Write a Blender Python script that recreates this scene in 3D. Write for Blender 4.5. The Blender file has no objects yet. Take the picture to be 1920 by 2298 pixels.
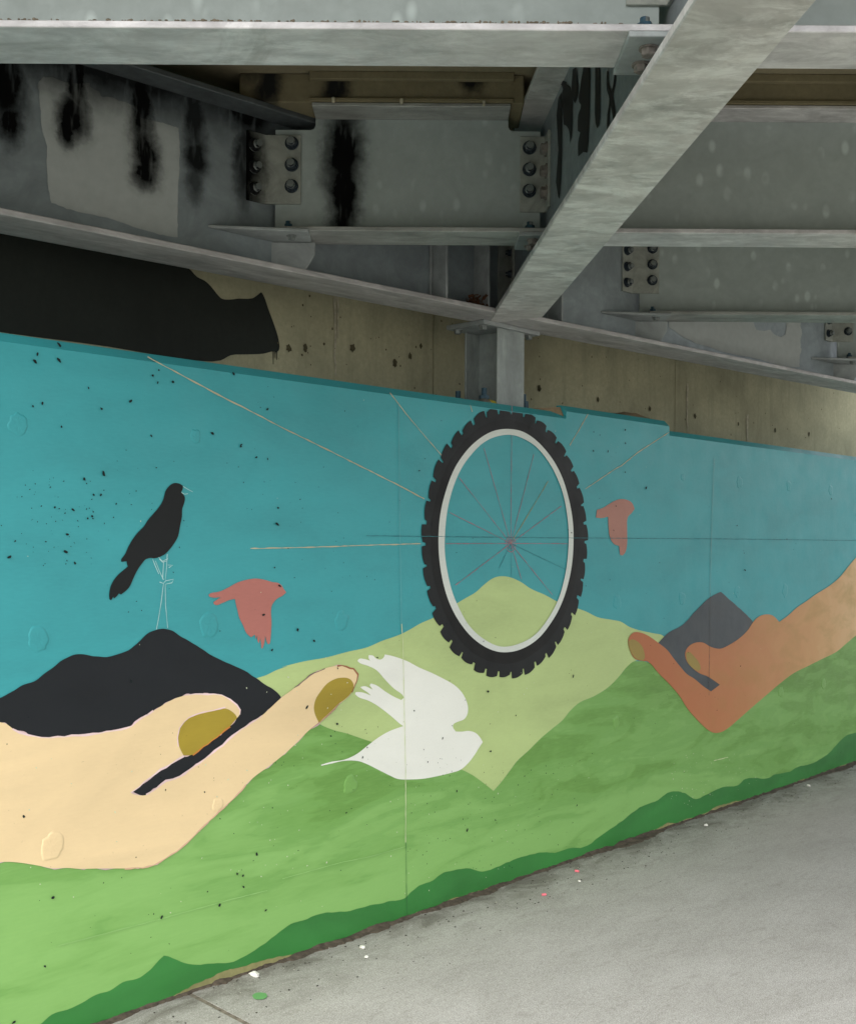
import bpy, bmesh, math, random
from mathutils import Vector, Matrix, noise

random.seed(7)
SC = bpy.context.scene
COL = SC.collection
EYE = 1.6
# ------------------------------------------------------------------ camera
F, CX, HY, ROLL = 2500.0, 960.0, 1207.0, 0.0065     # focal length and horizon in photo pixels (1920 x 2298)
cam_d = bpy.data.cameras.new('camera')
cam = bpy.data.objects.new('camera', cam_d); COL.objects.link(cam)
cam_d.sensor_fit = 'AUTO'; cam_d.sensor_width = 36.0
cam_d.lens = 36.0 * F / 2298.0
cam_d.shift_y = (HY - 1149.0) / 2298.0
cam_d.clip_start = 0.05; cam_d.clip_end = 2000.0
cam.matrix_world = (Matrix.Translation((0, 0, EYE)) @ Matrix.Rotation(math.radians(90), 4, 'X')
                    @ Matrix.Rotation(ROLL, 4, 'Z'))
SC.camera = cam
# ------------------------------------------------------------------ world, sun, exposure
SUN_EL, SUN_AZ = math.radians(43), math.radians(206)   # azimuth of the sun, clockwise from +Y
w = bpy.data.worlds.new('World'); SC.world = w; w.use_nodes = True
nt = w.node_tree
sky = nt.nodes.new('ShaderNodeTexSky'); sky.sky_type = 'NISHITA'; sky.sun_disc = False
sky.sun_elevation = SUN_EL; sky.sun_rotation = SUN_AZ
sky.air_density = 1.0; sky.dust_density = 2.5
hs = nt.nodes.new('ShaderNodeHueSaturation'); hs.inputs['Saturation'].default_value = .16   # thin overcast: a whitish sky
nt.links.new(sky.outputs[0], hs.inputs['Color']); nt.links.new(hs.outputs[0], nt.nodes['Background'].inputs[0])
nt.nodes['Background'].inputs[1].default_value = 0.15
sun_d = bpy.data.lights.new('sun', 'SUN'); sun_d.energy = 1.5; sun_d.angle = math.radians(45); sun_d.color = (1, .96, .9)
sun = bpy.data.objects.new('sun', sun_d); COL.objects.link(sun)
sdir = Vector((math.sin(SUN_AZ) * math.cos(SUN_EL), math.cos(SUN_AZ) * math.cos(SUN_EL), math.sin(SUN_EL)))
sun.rotation_euler = sdir.to_track_quat('Z', 'Y').to_euler(); sun.location = sdir * 60
SC.view_settings.view_transform = 'Standard'; SC.view_settings.look = 'None'
SC.view_settings.gamma = 1; SC.view_settings.use_curve_mapping = False
SC.view_settings.exposure = 1.03
SC.cycles.max_bounces = 7; SC.cycles.diffuse_bounces = 5; SC.cycles.glossy_bounces = 3; SC.cycles.transmission_bounces = 2

# ------------------------------------------------------------------ helpers
def ray(x, y):
    """direction of the photo pixel (x, y), with unit depth along +Y"""
    dx, dy = x - CX, y - HY
    c, s = math.cos(ROLL), math.sin(ROLL)
    return Vector(((c * dx + s * dy) / F, 1.0, -(-s * dx + c * dy) / F))

class Frame:
    """upright frame: local x runs along the member, local y away from the path, z up"""
    def __init__(self, o, th):
        self.o = Vector(o); self.th = th
        self.u = Vector((math.sin(th), math.cos(th), 0)); self.n = Vector((-math.cos(th), math.sin(th), 0))
        self.m = Matrix.Translation(self.o) @ Matrix.Rotation(math.pi / 2 - th, 4, 'Z')
        self.inv = self.m.inverted()
    def hit(self, x, y, off=0.0):
        """point (u, z) where the line of sight meets the plane local y = off"""
        d = ray(x, y); p0 = Vector((0, 0, EYE))
        q = self.o + self.n * off
        t = (q - p0).dot(self.n) / d.dot(self.n)
        l = self.inv @ (p0 + d * t)
        return (l.x, l.z)

def lin(c):
    return tuple(((v / 255.) / 12.92 if v / 255. <= .04045 else ((v / 255. + .055) / 1.055) ** 2.4) for v in c)

def link_obj(name, me, mat, parent=None):
    o = bpy.data.objects.new(name, me); COL.objects.link(o)
    if mat and not me.materials: me.materials.append(mat)
    if parent: o.parent = parent
    return o
def obj(name, bm, mat, parent=None, smooth=False):
    me = bpy.data.meshes.new(name); bm.to_mesh(me); bm.free()
    if smooth:
        for p in me.polygons: p.use_smooth = True
    return link_obj(name, me, mat, parent)
def thing(name, label, cat, m=None, group=None):
    o = bpy.data.objects.new(name, None); COL.objects.link(o); o.empty_display_size = .1
    if m is not None: o.matrix_world = m
    tag(o, label, cat, group); return o
def tag(o, label, cat, group=None):
    o['kind'] = o.get('kind', 'thing'); o['label'] = label; o['category'] = cat
    if group: o['group'] = group
    return o
def add_box(bm, x0, x1, y0, y1, z0, z1, bev=0.0, mtx=None):
    g = bmesh.ops.create_cube(bm, size=1.0)
    vs = g['verts']
    for v in vs:
        v.co = Vector((x0 + (v.co.x + .5) * (x1 - x0), y0 + (v.co.y + .5) * (y1 - y0), z0 + (v.co.z + .5) * (z1 - z0)))
    if bev:
        es = list({e for v in vs for e in v.link_edges})
        r = bmesh.ops.bevel(bm, geom=es, offset=bev, segments=1, affect='EDGES')
        vs = list({v for f in r['faces'] for v in f.verts} | {v for v in vs if v.is_valid})
    if mtx is not None: bmesh.ops.transform(bm, matrix=mtx, verts=vs)
    return vs
def box(name, x0, x1, y0, y1, z0, z1, mat, parent, bev=0.003):
    bm = bmesh.new(); add_box(bm, x0, x1, y0, y1, z0, z1, bev); return obj(name, bm, mat, parent)
def prism(name, pts, a, b, mat, parent, axis='y', bev=0.0):
    """polygon pts extruded from a to b along an axis; pts are (x,z) for y and (x,y) for z"""
    bm = bmesh.new()
    mk = (lambda p, t: (p[0], t, p[1])) if axis == 'y' else (lambda p, t: (p[0], p[1], t))
    A = [bm.verts.new(mk(p, a)) for p in pts]; B = [bm.verts.new(mk(p, b)) for p in pts]
    bm.faces.new(A); bm.faces.new(B[::-1]); n = len(pts)
    for i in range(n): bm.faces.new((A[i], B[i], B[(i + 1) % n], A[(i + 1) % n]))
    bmesh.ops.recalc_face_normals(bm, faces=bm.faces[:])
    if bev: bmesh.ops.bevel(bm, geom=bm.edges[:], offset=bev, segments=1, affect='EDGES')
    return obj(name, bm, mat, parent)
def smooth_pts(pts, closed=True, n=4, corner=55):
    """Catmull-Rom through the points, sharp where the outline turns sharply"""
    N = len(pts); P = [Vector(p) for p in pts]; T = []
    for i in range(N):
        a, b, c = P[(i - 1) % N], P[i], P[(i + 1) % N]
        if not closed and i in (0, N - 1): T.append(None); continue
        d1, d2 = b - a, c - b
        if d1.length < 1e-9 or d2.length < 1e-9 or math.degrees(d1.angle(d2)) > corner: T.append(None)
        else: T.append((d1.normalized() + d2.normalized()).normalized())
    out = []
    for i in range(N if closed else N - 1):
        a, b = P[i], P[(i + 1) % N]; L = (b - a).length
        t0 = T[i] * L if T[i] is not None else (b - a); t1 = T[(i + 1) % N] * L if T[(i + 1) % N] is not None else (b - a)
        for k in range(n):
            t = k / n
            out.append(a * (2*t**3 - 3*t*t + 1) + t0 * (t**3 - 2*t*t + t) + b * (-2*t**3 + 3*t*t) + t1 * (t**3 - t*t))
    if not closed: out.append(P[-1])
    return [(v.x, v.y) for v in out]

# ------------------------------------------------------------------ materials
class NT:
    def __init__(self, m):
        self.m = m; m.use_nodes = True; self.t = m.node_tree; self.b = self.t.nodes['Principled BSDF']
    def n(self, typ, **kw):
        nd = self.t.nodes.new(typ)
        for k, v in kw.items():
            if k.startswith('i_'): nd.inputs[int(k[2:]) if k[2:].isdigit() else k[2:].replace('_', ' ')].default_value = v
            else: setattr(nd, k, v)
        return nd
    def l(self, a, b): self.t.links.new(a, b)
    def coord(self, scale=(1, 1, 1), kind='Object'):
        tc = self.n('ShaderNodeTexCoord'); mp = self.n('ShaderNodeMapping'); mp.inputs['Scale'].default_value = scale
        self.l(tc.outputs[kind], mp.inputs[0]); return mp.outputs[0]
    def noise(self, vec, scale, detail=4, rough=.6, dist=0.0):
        nd = self.n('ShaderNodeTexNoise', i_Scale=scale, i_Detail=detail, i_Roughness=rough, i_Distortion=dist)
        self.l(vec, nd.inputs['Vector']); return nd.outputs[0]
    def ramp(self, fac, stops):
        nd = self.n('ShaderNodeValToRGB'); e = nd.color_ramp.elements
        while len(e) < len(stops): e.new(.5)
        for q, (p, c) in zip(e, stops):
            q.position = p; q.color = (c, c, c, 1) if isinstance(c, (int, float)) else (*c, 1)
        self.l(fac, nd.inputs[0]); return nd.outputs[0]
    def mix(self, fac, a, b, mode='MIX'):
        nd = self.n('ShaderNodeMix', data_type='RGBA', blend_type=mode)
        for s, v in ((nd.inputs[0], fac), (nd.inputs[6], a), (nd.inputs[7], b)):
            if hasattr(v, 'is_linked'): self.l(v, s)
            elif isinstance(v, tuple): s.default_value = (*v, 1) if len(v) == 3 else v
            else: s.default_value = v
        return nd.outputs[2]
    def math(self, op, a, b=None):
        nd = self.n('ShaderNodeMath', operation=op)
        for i, v in enumerate((a, b)):
            if v is None: continue
            if hasattr(v, 'is_linked'): self.l(v, nd.inputs[i])
            else: nd.inputs[i].default_value = v
        return nd.outputs[0]
    def bump(self, h, strength=.3, dist=.002, prev=None):
        nd = self.n('ShaderNodeBump', i_Strength=strength, i_Distance=dist); self.l(h, nd.inputs['Height'])
        if prev is not None: self.l(prev, nd.inputs['Normal'])
        self.l(nd.outputs[0], self.b.inputs['Normal']); return nd.outputs[0]
    def out(self, col=None, rough=None, metal=None, spec=None):
        for key, v in (('Base Color', col), ('Roughness', rough), ('Metallic', metal), ('Specular IOR Level', spec)):
            if v is None: continue
            if hasattr(v, 'is_linked'): self.l(v, self.b.inputs[key])
            else: self.b.inputs[key].default_value = (*v, 1) if isinstance(v, tuple) and len(v) == 3 else v
        return self.m
def newmat(name): return NT(bpy.data.materials.new(name))

_paint = {}
def paint(rgb, var=.10, rough=.38, stroke=1.0, key=None):
    """brushed wall paint over concrete: faint strokes, worn flecks, low relief"""
    k = (rgb, var, rough, key)
    if k in _paint: return _paint[k]
    m = newmat('wall_paint'); c = lin(rgb)
    v = m.coord((1, 1, 1))
    vs = m.coord((1.0, 1.0, 2.6))
    big = m.noise(vs, 1.6, 3, .55, .6)
    fine = m.noise(m.coord((5, 5, 22)), 6, 3, .6)
    lo = tuple(x * (1 - var * 1.6) for x in c); hi = tuple(min(1, x * (1 + var * 1.5)) for x in c)
    col = m.ramp(big, [(.3, lo), (.5, c), (.72, hi)])
    col = m.mix(m.ramp(fine, [(.35, 0.0), (.75, .16 * stroke)]), col, tuple(min(1, x * 1.35 + .01) for x in c))
    spk = m.ramp(m.noise(v, 95, 2, .5), [(.74, 0.0), (.78, .5)])
    col = m.mix(spk, col, tuple(x * .55 for x in c))
    g = m.noise(v, 38, 4, .6)
    m.out(col, m.ramp(m.noise(v, 7, 3), [(.3, rough - .07), (.7, rough + .1)]), 0.0, .45 if sum(rgb) > 150 else .3)
    b = m.bump(m.noise(v, 9, 5, .6), .25, .006)
    m.bump(g, .22, .0015, b)
    _paint[k] = m.m; return m.m

def spray_mask(m, blobs, plane='xz'):
    """soft sprayed spots: each blob (u, z, ru, rz, strength) in the object's own coordinates"""
    tc = m.n('ShaderNodeTexCoord')
    wob = m.n('ShaderNodeTexNoise', i_Scale=11.0, i_Detail=5.0, i_Roughness=.65); m.l(tc.outputs['Object'], wob.inputs['Vector'])
    sub = m.n('ShaderNodeVectorMath', operation='MULTIPLY_ADD')
    m.l(wob.outputs['Color'], sub.inputs[0]); sub.inputs[1].default_value = (.085, 0, .085); m.l(tc.outputs['Object'], sub.inputs[2])
    tot = None
    for (u, z, ru, rz, s) in blobs:
        mp = m.n('ShaderNodeMapping', vector_type='POINT')
        mp.inputs['Location'].default_value = (-(u + .0425) / ru, 0, -(z + .0425) / rz)
        mp.inputs['Scale'].default_value = (1 / ru, 0, 1 / rz)
        m.l(sub.outputs[0], mp.inputs[0])
        g = m.n('ShaderNodeTexGradient', gradient_type='SPHERICAL'); m.l(mp.outputs[0], g.inputs[0])
        r = m.ramp(g.outputs[1], [(0.0, 0.0), (.2, .12 * s), (.48, .72 * s), (.72, s)])
        tot = r if tot is None else m.math('MAXIMUM', tot, r)
    br = m.n('ShaderNodeTexNoise', i_Scale=20.0, i_Detail=3.0); mp = m.n('ShaderNodeMapping'); mp.inputs['Scale'].default_value = (1.6, 1, .35)
    m.l(tc.outputs['Object'], mp.inputs[0]); m.l(mp.outputs[0], br.inputs['Vector'])
    return m.math('MULTIPLY', tot, m.ramp(br.outputs[0], [(.28, .80), (.46, 1.0)]))

def steel(name, rgb=(128, 138, 134), blobs=None, stain=.25, flake=.0, streak=(2, 2, 2), rough=.48, metal=.25, contrast=1.0, wisp=0.0):
    m = newmat(name); c = lin(rgb); v = m.coord((1, 1, 1))
    n1 = m.noise(m.coord(streak), 3.2, 6, .65, .8); n2 = m.noise(v, 24, 4, .6)
    k = .32 * contrast
    col = m.ramp(n1, [(.28, tuple(x * (1 - k) for x in c)), (.5, c), (.72, tuple(min(1, x * (1 + k)) for x in c))])
    col = m.mix(m.ramp(n2, [(.35, 0.0), (.7, .35)]), col, tuple(x * .78 for x in c))
    if flake:
        vo = m.n('ShaderNodeTexVoronoi', i_Scale=16.0); m.l(m.coord((1, 1, .55)), vo.inputs['Vector'])
        sp = m.math('MULTIPLY', m.ramp(vo.outputs['Distance'], [(.16, 1.0), (.3, 0.0)]), m.ramp(m.noise(v, 5, 3), [(.42, 0.0), (.56, flake)]))
        col = m.mix(sp, col, tuple(min(1, x * 1.55) for x in c))
    if wisp:     # chalky zinc bloom in ragged wisps
        wv = m.ramp(m.noise(m.coord(tuple(q * 2.3 for q in streak)), 2.2, 9, .74, .35), [(.48, 0.0), (.62, wisp), (.8, wisp)])
        col = m.mix(wv, col, tuple(min(.92, x * 1.6 + .04) for x in c))
        dv = m.ramp(m.noise(m.coord((.8, .8, .8)), 2.2, 4, .6, .6), [(.45, 0.0), (.62, .35)])
        col = m.mix(dv, col, tuple(x * .62 for x in c))
    if stain:
        st = m.ramp(m.noise(m.coord((1.3, 1.3, 1.3)), 2.1, 6, .7, 1.2), [(.55, 0.0), (.8, stain)])
        col = m.mix(st, col, lin((104, 104, 94)))
    spec, met, rgh = .4, metal, m.ramp(n2, [(.3, rough - .08), (.7, rough + .12)])
    if blobs:    # matt black spray paint kills the sheen of the zinc
        k = spray_mask(m, blobs); col = m.mix(k, col, lin((12, 13, 13)))
        spec = m.math('SUBTRACT', .4, m.math('MULTIPLY', k, .34)); met = m.math('SUBTRACT', metal, m.math('MULTIPLY', k, metal)); rgh = m.math('MAXIMUM', rgh, m.math('MULTIPLY', k, .85))
    m.out(col, rgh, met, spec)
    m.bump(m.noise(v, 60, 3), .12, .001)
    return m.m

def concrete(name, rgb, streaks=.5, grain=.35, rough=.85, pits=True):
    m = newmat(name); c = lin(rgb); v = m.coord()
    n1 = m.noise(m.coord((1, 1, 1)), 1.7, 6, .65, .5); n2 = m.noise(v, 40, 4, .7)
    col = m.ramp(n1, [(.3, tuple(x * .68 for x in c)), (.52, c), (.75, tuple(min(1, x * 1.3) for x in c))])
    st = m.ramp(m.noise(m.coord((4.3, 4.3, .5)), 2.0, 7, .72, .6), [(.5, 0.0), (.75, streaks)])
    col = m.mix(st, col, tuple(x * .38 for x in c))
    col = m.mix(m.ramp(n2, [(.3, 0.0), (.75, grain)]), col, tuple(x * .6 for x in c))
    m.out(col, rough, 0, .3)
    m.bump(n2, .3, .003)
    return m.m

def plain(name, rgb, rough=.6, var=.15, scale=30, metal=0.0):
    m = newmat(name); c = lin(rgb); v = m.coord()
    col = m.ramp(m.noise(v, scale, 4), [(.3, tuple(x * (1 - var) for x in c)), (.7, tuple(min(1, x * (1 + var)) for x in c))])
    m.out(col, rough, metal, .4); m.bump(m.noise(v, scale * 2, 3), .2, .001); return m.m

# ------------------------------------------------------------------ frames of the place
# wall face: foot of the wall traced in the photograph
def ground_pt(x, y):
    d = ray(x, y); t = -EYE / d.z; return Vector((d.x * t, t, 0))
_a, _b = ground_pt(279, 2298), ground_pt(1920, 1720)
TH_W = math.atan2(_b.x - _a.x, _b.y - _a.y)
WALL = Frame(ground_pt(911, 2059), TH_W)
H0 = EYE + 1.02                                   # underside of the girders
EG = Frame((-.607, 4.374, 0), math.radians(48.1))   # edge girder, web centre line
GS = -.068                                        # cross girder: plan slope dX/dY
def gx(y): return .521 + GS * (y - 3.418)
_t = ((gx(0) - EG.o.x) - 0) 
# where the cross girder meets the edge girder
_e = math.tan(EG.th)
NY = (gx(0) - EG.o.x + _e * EG.o.y) / (_e - GS); NODE = Vector((gx(NY), NY, 0))
def ex(y): return EG.o.x + _e * (y - EG.o.y)      # X of the edge girder's web at depth y
HD = EYE + 1.166                                   # underside of the diaphragm beams
HT = EYE + 1.625                                  # underside of their top flanges
HDECK = EYE + 1.75

# ================================================================== the setting: ground, path
def ground_mat():
    m = newmat('dry_ground'); v = m.coord()
    col = m.ramp(m.noise(v, .8, 6, .7), [(.3, lin((118, 116, 104))), (.6, lin((158, 156, 148))), (.8, lin((180, 178, 172)))])
    m.out(col, .95, 0, .2); m.bump(m.noise(v, 20, 4), .4, .01); return m.m
bm = bmesh.new(); bmesh.ops.create_grid(bm, x_segments=8, y_segments=8, size=400)
g = obj('ground', bm, ground_mat()); g.location.z = -.06; g['kind'] = 'structure'

def path_mat():
    m = newmat('path_concrete'); v = m.coord()
    n1 = m.noise(m.coord((.9, 1.6, 1)), 2.2, 7, .68, .6); n2 = m.noise(v, 55, 5, .75); n3 = m.noise(m.coord((9, 3, 1)), 8, 4, .7)
    col = m.ramp(n1, [(.28, lin((168, 167, 163))), (.5, lin((182, 181, 177))), (.72, lin((194, 193, 190)))])
    col = m.mix(m.ramp(n2, [(.4, 0.0), (.75, .4)]), col, lin((116, 114, 107)))
    col = m.mix(m.ramp(n3, [(.58, 0.0), (.74, .3)]), col, lin((104, 102, 96)))
    # soil washed along the foot of the wall: local y is the distance from it
    sp = m.n('ShaderNodeSeparateXYZ'); m.l(v, sp.inputs[0])
    wob = m.math('ADD', sp.outputs[1], m.math('MULTIPLY', m.math('SUBTRACT', m.noise(m.coord((1.6, 3, 1)), 2.4, 6, .7, .8), .5), .9))
    dirt = m.ramp(m.math('ADD', m.math('MULTIPLY', wob, .8), .85), [(.60, 0.0), (.74, .28), (.84, .72), (.92, .9)])
    col = m.mix(dirt, col, lin((82, 77, 68)))
    gr = m.noise(m.coord((1, 1.5, 1)), 170, 3, .7)
    col = m.mix(m.ramp(gr, [(.42, .0), (.62, .6)]), col, lin((112, 110, 103)))
    col = m.mix(m.ramp(gr, [(.30, .7), (.42, .0)]), col, lin((216, 214, 208)))
    ns = m.noise(m.coord((2.2, 7, 1)), 3.5, 7, .75, 1.2)
    col = m.mix(m.ramp(ns, [(.52, .0), (.68, .4)]), col, lin((130, 128, 120)))
    fl = m.ramp(m.noise(v, 120, 2, .5), [(.70, 0.0), (.74, .7)])
    col = m.mix(fl, col, lin((70, 68, 62)))
    m.out(col, m.ramp(n2, [(.3, .7), (.7, .95)]), 0, .3)
    b = m.bump(m.noise(v, 6, 5), .2, .01); m.bump(n2, .35, .003, b)
    return m.m
PATH = path_mat()
path = bpy.data.objects.new('footpath', None); COL.objects.link(path); path['kind'] = 'structure'
path.matrix_world = WALL.m
ja = WALL.inv @ ground_pt(447, 2241); jb = WALL.inv @ ground_pt(560, 2300)
jd = (jb - ja) / (jb.y - ja.y)
def joint_u(y): return ja.x + jd.x * (y - ja.y)
def slab(u0, u1, cut0=None, cut1=None):
    y0, y1 = .03, -4.2
    bm = bmesh.new()
    a = [(u0 if cut0 is None else joint_u(y0) + .004, y0), (u1 if cut1 is None else joint_u(y0) - .004, y0),
         (u1 if cut1 is None else joint_u(y1) - .004, y1), (u0 if cut0 is None else joint_u(y1) + .004, y1)]
    T = [bm.verts.new((p[0], p[1], 0)) for p in a]; B = [bm.verts.new((p[0], p[1], -.1)) for p in a]
    bm.faces.new(T); bm.faces.new(B[::-1])
    for i in range(4): bm.faces.new((T[i], B[i], B[(i + 1) % 4], T[(i + 1) % 4]))
    bmesh.ops.recalc_face_normals(bm, faces=bm.faces[:])
    bmesh.ops.bevel(bm, geom=[e for e in bm.edges if all(abs(v.co.z) < 1e-6 for v in e.verts)], offset=.006, segments=2, affect='EDGES')
    return obj('slab', bm, PATH, path)
slab(-7, 0, None, 1); slab(0, 13, 1, None)
SOIL = plain('soil', (74, 66, 56), .95, .45, 45)
box('joint_soil', joint_u(-2) - 1.5, joint_u(-2) + 1.5, -4.2, .03, -.09, -.002, plain('joint_dust', (116, 109, 98), .95, .4, 40), path, 0)['kind'] = 'stuff'

# ================================================================== mural wall
TEAL, LGREEN, MGREEN, DGREEN = (56, 154, 160), (178, 198, 132), (116, 164, 84), (54, 124, 58)
NAVY, CREAM, OCHRE, PINK = (25, 29, 33), (228, 203, 158), (158, 138, 42), (176, 110, 100)
TERRA, WHITE, BLACK, TREAD, RIM = (172, 112, 74), (234, 236, 226), (10, 12, 12), (26, 29, 30), (208, 214, 206)
wall = thing('mural_wall', 'low concrete wall painted with a teal sky, green hills, hands and a bicycle wheel', 'wall', WALL.m)
UL, UR = -4.5, 9.0
u1, u2 = WALL.hit(1270, 930)[0], WALL.hit(1501, 960)[0]
VT = [EYE + .592, EYE + .628, EYE + .576]          # the three heights of its top
CH = .032
LEDGE = .62
def wall_body():
    bm = bmesh.new()
    segs = [(UL, u1, VT[0]), (u1, u2, VT[1]), (u2, UR, VT[2])]
    F0 = []
    for (a, b, h) in segs:
        pr = [(0, -.1), (0, h), (CH, h + CH), (CH + .03, h + CH + .001), (CH + .04, h - .06), (LEDGE, h - .06), (LEDGE, -.1)]
        A = [bm.verts.new((a, p[0], p[1])) for p in pr]; B = [bm.verts.new((b, p[0], p[1])) for p in pr]
        for i in range(6): bm.faces.new((A[i], B[i], B[i + 1], A[i + 1]))
        bm.faces.new(A); bm.faces.new(B)
    bmesh.ops.recalc_face_normals(bm, faces=bm.faces[:])
    return obj('wall_body', bm, paint(TEAL, .06), wall)
wall_body()

LAYER = [0]
def uv(pts): return [WALL.hit(*p) for p in pts]
def sheet(name, pts, mat, layer, parent=wall, smooth=True, n=4, jit=0.0):
    P = smooth_pts(pts, True, n) if smooth else list(pts)
    q = uv(P); y = -.0006 * layer
    # the painting goes on past the picture's margins
    q = [(UL + .1 if p[0] <= -255 else UR - .1 if p[0] == 2080 else a, b) for p, (a, b) in zip(P, q)]
    q = [(a, min(b, (VT[0] if a < u1 else VT[1] if a < u2 else VT[2]) - .003)) for a, b in q]
    if jit:
        q = [(a + jit * noise.noise((a * 25, b * 25, layer)), b + jit * noise.noise((a * 25, b * 25, layer + 9))) for a, b in q]
    bm = bmesh.new()
    f = bm.faces.new([bm.verts.new((a, y, max(b, -.03))) for a, b in q])
    f.normal_update()
    if f.normal.y > 0: f.normal_flip()
    bmesh.ops.triangulate(bm, faces=[f])
    return obj(name, bm, mat, parent)
RG = {'m1': (0, 1000), 'm2': (600, 1000), 'm3': (1220, 1000), 'm4': (0, 1400), 'm5': (600, 1400), 'm6': (1220, 1600), 'm7': (0, 1800), 'm8': (600, 1800), 'z4': (0, 450), 'z1': (0, 0)}
def R(k, pts, s=2.507):
    ox, oy = RG[k]; return [(ox + x / s, oy + y / s) for x, y in pts]
Z5 = lambda pts: [(450 + x / 2.194, 480 + y / 2.194) for x, y in pts]
Z6 = lambda pts: [(1120 + x / 2.194, 450 + y / 2.194) for x, y in pts]

def strip(name, pts, wd, mat, layer, parent, jit=.0006):
    q = uv(pts); y = -.0006 * layer
    dense = []
    for i in range(len(q) - 1):
        L = math.hypot(q[i + 1][0] - q[i][0], q[i + 1][1] - q[i][1]); n = max(1, int(L / .02))
        for k in range(n): dense.append((q[i][0] + (q[i + 1][0] - q[i][0]) * k / n, q[i][1] + (q[i + 1][1] - q[i][1]) * k / n))
    dense.append(q[-1]); bm = bmesh.new(); prev = None
    for i, p in enumerate(dense):
        a, b = dense[max(0, i - 1)], dense[min(len(dense) - 1, i + 1)]
        d = Vector((b[0] - a[0], b[1] - a[1])); d.normalize(); nn = Vector((-d.y, d.x))
        ww = wd * random.uniform(.35, 1.1) / 2; o = random.uniform(-jit, jit)
        A = bm.verts.new((p[0] + nn.x * (ww + o), y, p[1] + nn.y * (ww + o))); B = bm.verts.new((p[0] - nn.x * (ww - o), y, p[1] - nn.y * (ww - o)))
        if prev: bm.faces.new((prev[0], prev[1], B, A))
        prev = (A, B)
    for f in bm.faces:
        f.normal_update()
        if f.normal.y > 0: f.normal_flip()
    return obj(name, bm, mat, parent)
# light green hill
top = R('m1', [(1430, 1312), (1500, 1290), (1550, 1265), (1620, 1240)]) + R('m2', [(80, 1245), (200, 1215), (330, 1192), (450, 1160), (560, 1135), (640, 1100), (740, 1065), (800, 1035), (860, 1000), (940, 965), (1060, 890), (1110, 860), (1170, 825), (1220, 780), (1270, 745), (1310, 735), (1360, 740), (1420, 765), (1480, 805), (1560, 840), (1630, 878)]) + R('m3', [(185, 915), (240, 935), (300, 965), (380, 980), (430, 990), (480, 1020), (540, 1040), (610, 1055), (672, 1072)])
bot_r = R('m3', [(700, 1150), (510, 1212), (470, 1240), (420, 1300), (360, 1360), (280, 1410), (200, 1445)]) + R('m5', [(1700, 490), (1660, 540), (1600, 590), (1540, 640), (1470, 710), (1400, 775), (1370, 815), (1310, 895), (1270, 940)])
bot_l = R('m5', [(1200, 885), (1150, 850), (1090, 820), (840, 740), (580, 662), (500, 635), (440, 615), (380, 600), (330, 582), (285, 560), (120, 480)])
sheet('painted_hill', top + R('m3', [(700, 1150)]) + bot_r[1:] + bot_l + [(560, 1640)], paint(LGREEN, .07), 1)
# mid green slope: overlapping broad brush strokes of two mixes
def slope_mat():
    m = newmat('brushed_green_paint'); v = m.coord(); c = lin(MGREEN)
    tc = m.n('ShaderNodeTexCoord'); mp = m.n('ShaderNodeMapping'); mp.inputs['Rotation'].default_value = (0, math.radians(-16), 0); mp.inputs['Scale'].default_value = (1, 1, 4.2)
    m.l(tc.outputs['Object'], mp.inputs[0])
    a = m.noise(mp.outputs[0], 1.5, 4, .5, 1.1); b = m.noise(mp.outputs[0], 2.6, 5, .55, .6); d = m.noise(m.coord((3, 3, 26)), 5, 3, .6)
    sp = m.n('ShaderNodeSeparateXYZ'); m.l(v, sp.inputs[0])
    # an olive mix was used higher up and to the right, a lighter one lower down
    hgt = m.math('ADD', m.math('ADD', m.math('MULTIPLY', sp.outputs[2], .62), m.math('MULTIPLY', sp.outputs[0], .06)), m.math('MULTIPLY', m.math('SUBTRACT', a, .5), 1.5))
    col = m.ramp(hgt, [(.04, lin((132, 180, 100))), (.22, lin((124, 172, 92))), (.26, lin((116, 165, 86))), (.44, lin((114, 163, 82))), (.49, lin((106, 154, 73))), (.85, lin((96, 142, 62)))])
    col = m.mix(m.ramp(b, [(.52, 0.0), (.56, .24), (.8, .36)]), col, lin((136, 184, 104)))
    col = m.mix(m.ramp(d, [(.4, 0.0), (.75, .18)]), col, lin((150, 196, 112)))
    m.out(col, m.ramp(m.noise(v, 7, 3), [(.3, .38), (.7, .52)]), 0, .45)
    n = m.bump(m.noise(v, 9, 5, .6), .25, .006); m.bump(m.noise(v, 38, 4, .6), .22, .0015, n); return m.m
mid_top = [(-260, 1830), (-30, 1800), (300, 1800), (560, 1680), (690, 1600)] + list(reversed(bot_l[:-1])) + list(reversed(bot_r[1:])) + R('m3', [(700, 1270), (940, 1400), (1180, 1360), (1500, 1150), (1755, 960)]) + [(2080, 1200)]
sheet('painted_slope', mid_top + [(2080, 1690), (1920, 1745), (1467, 1895), (1079, 2030), (700, 2170), (279, 2330), (-260, 2540)], slope_mat(), 2)
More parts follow.
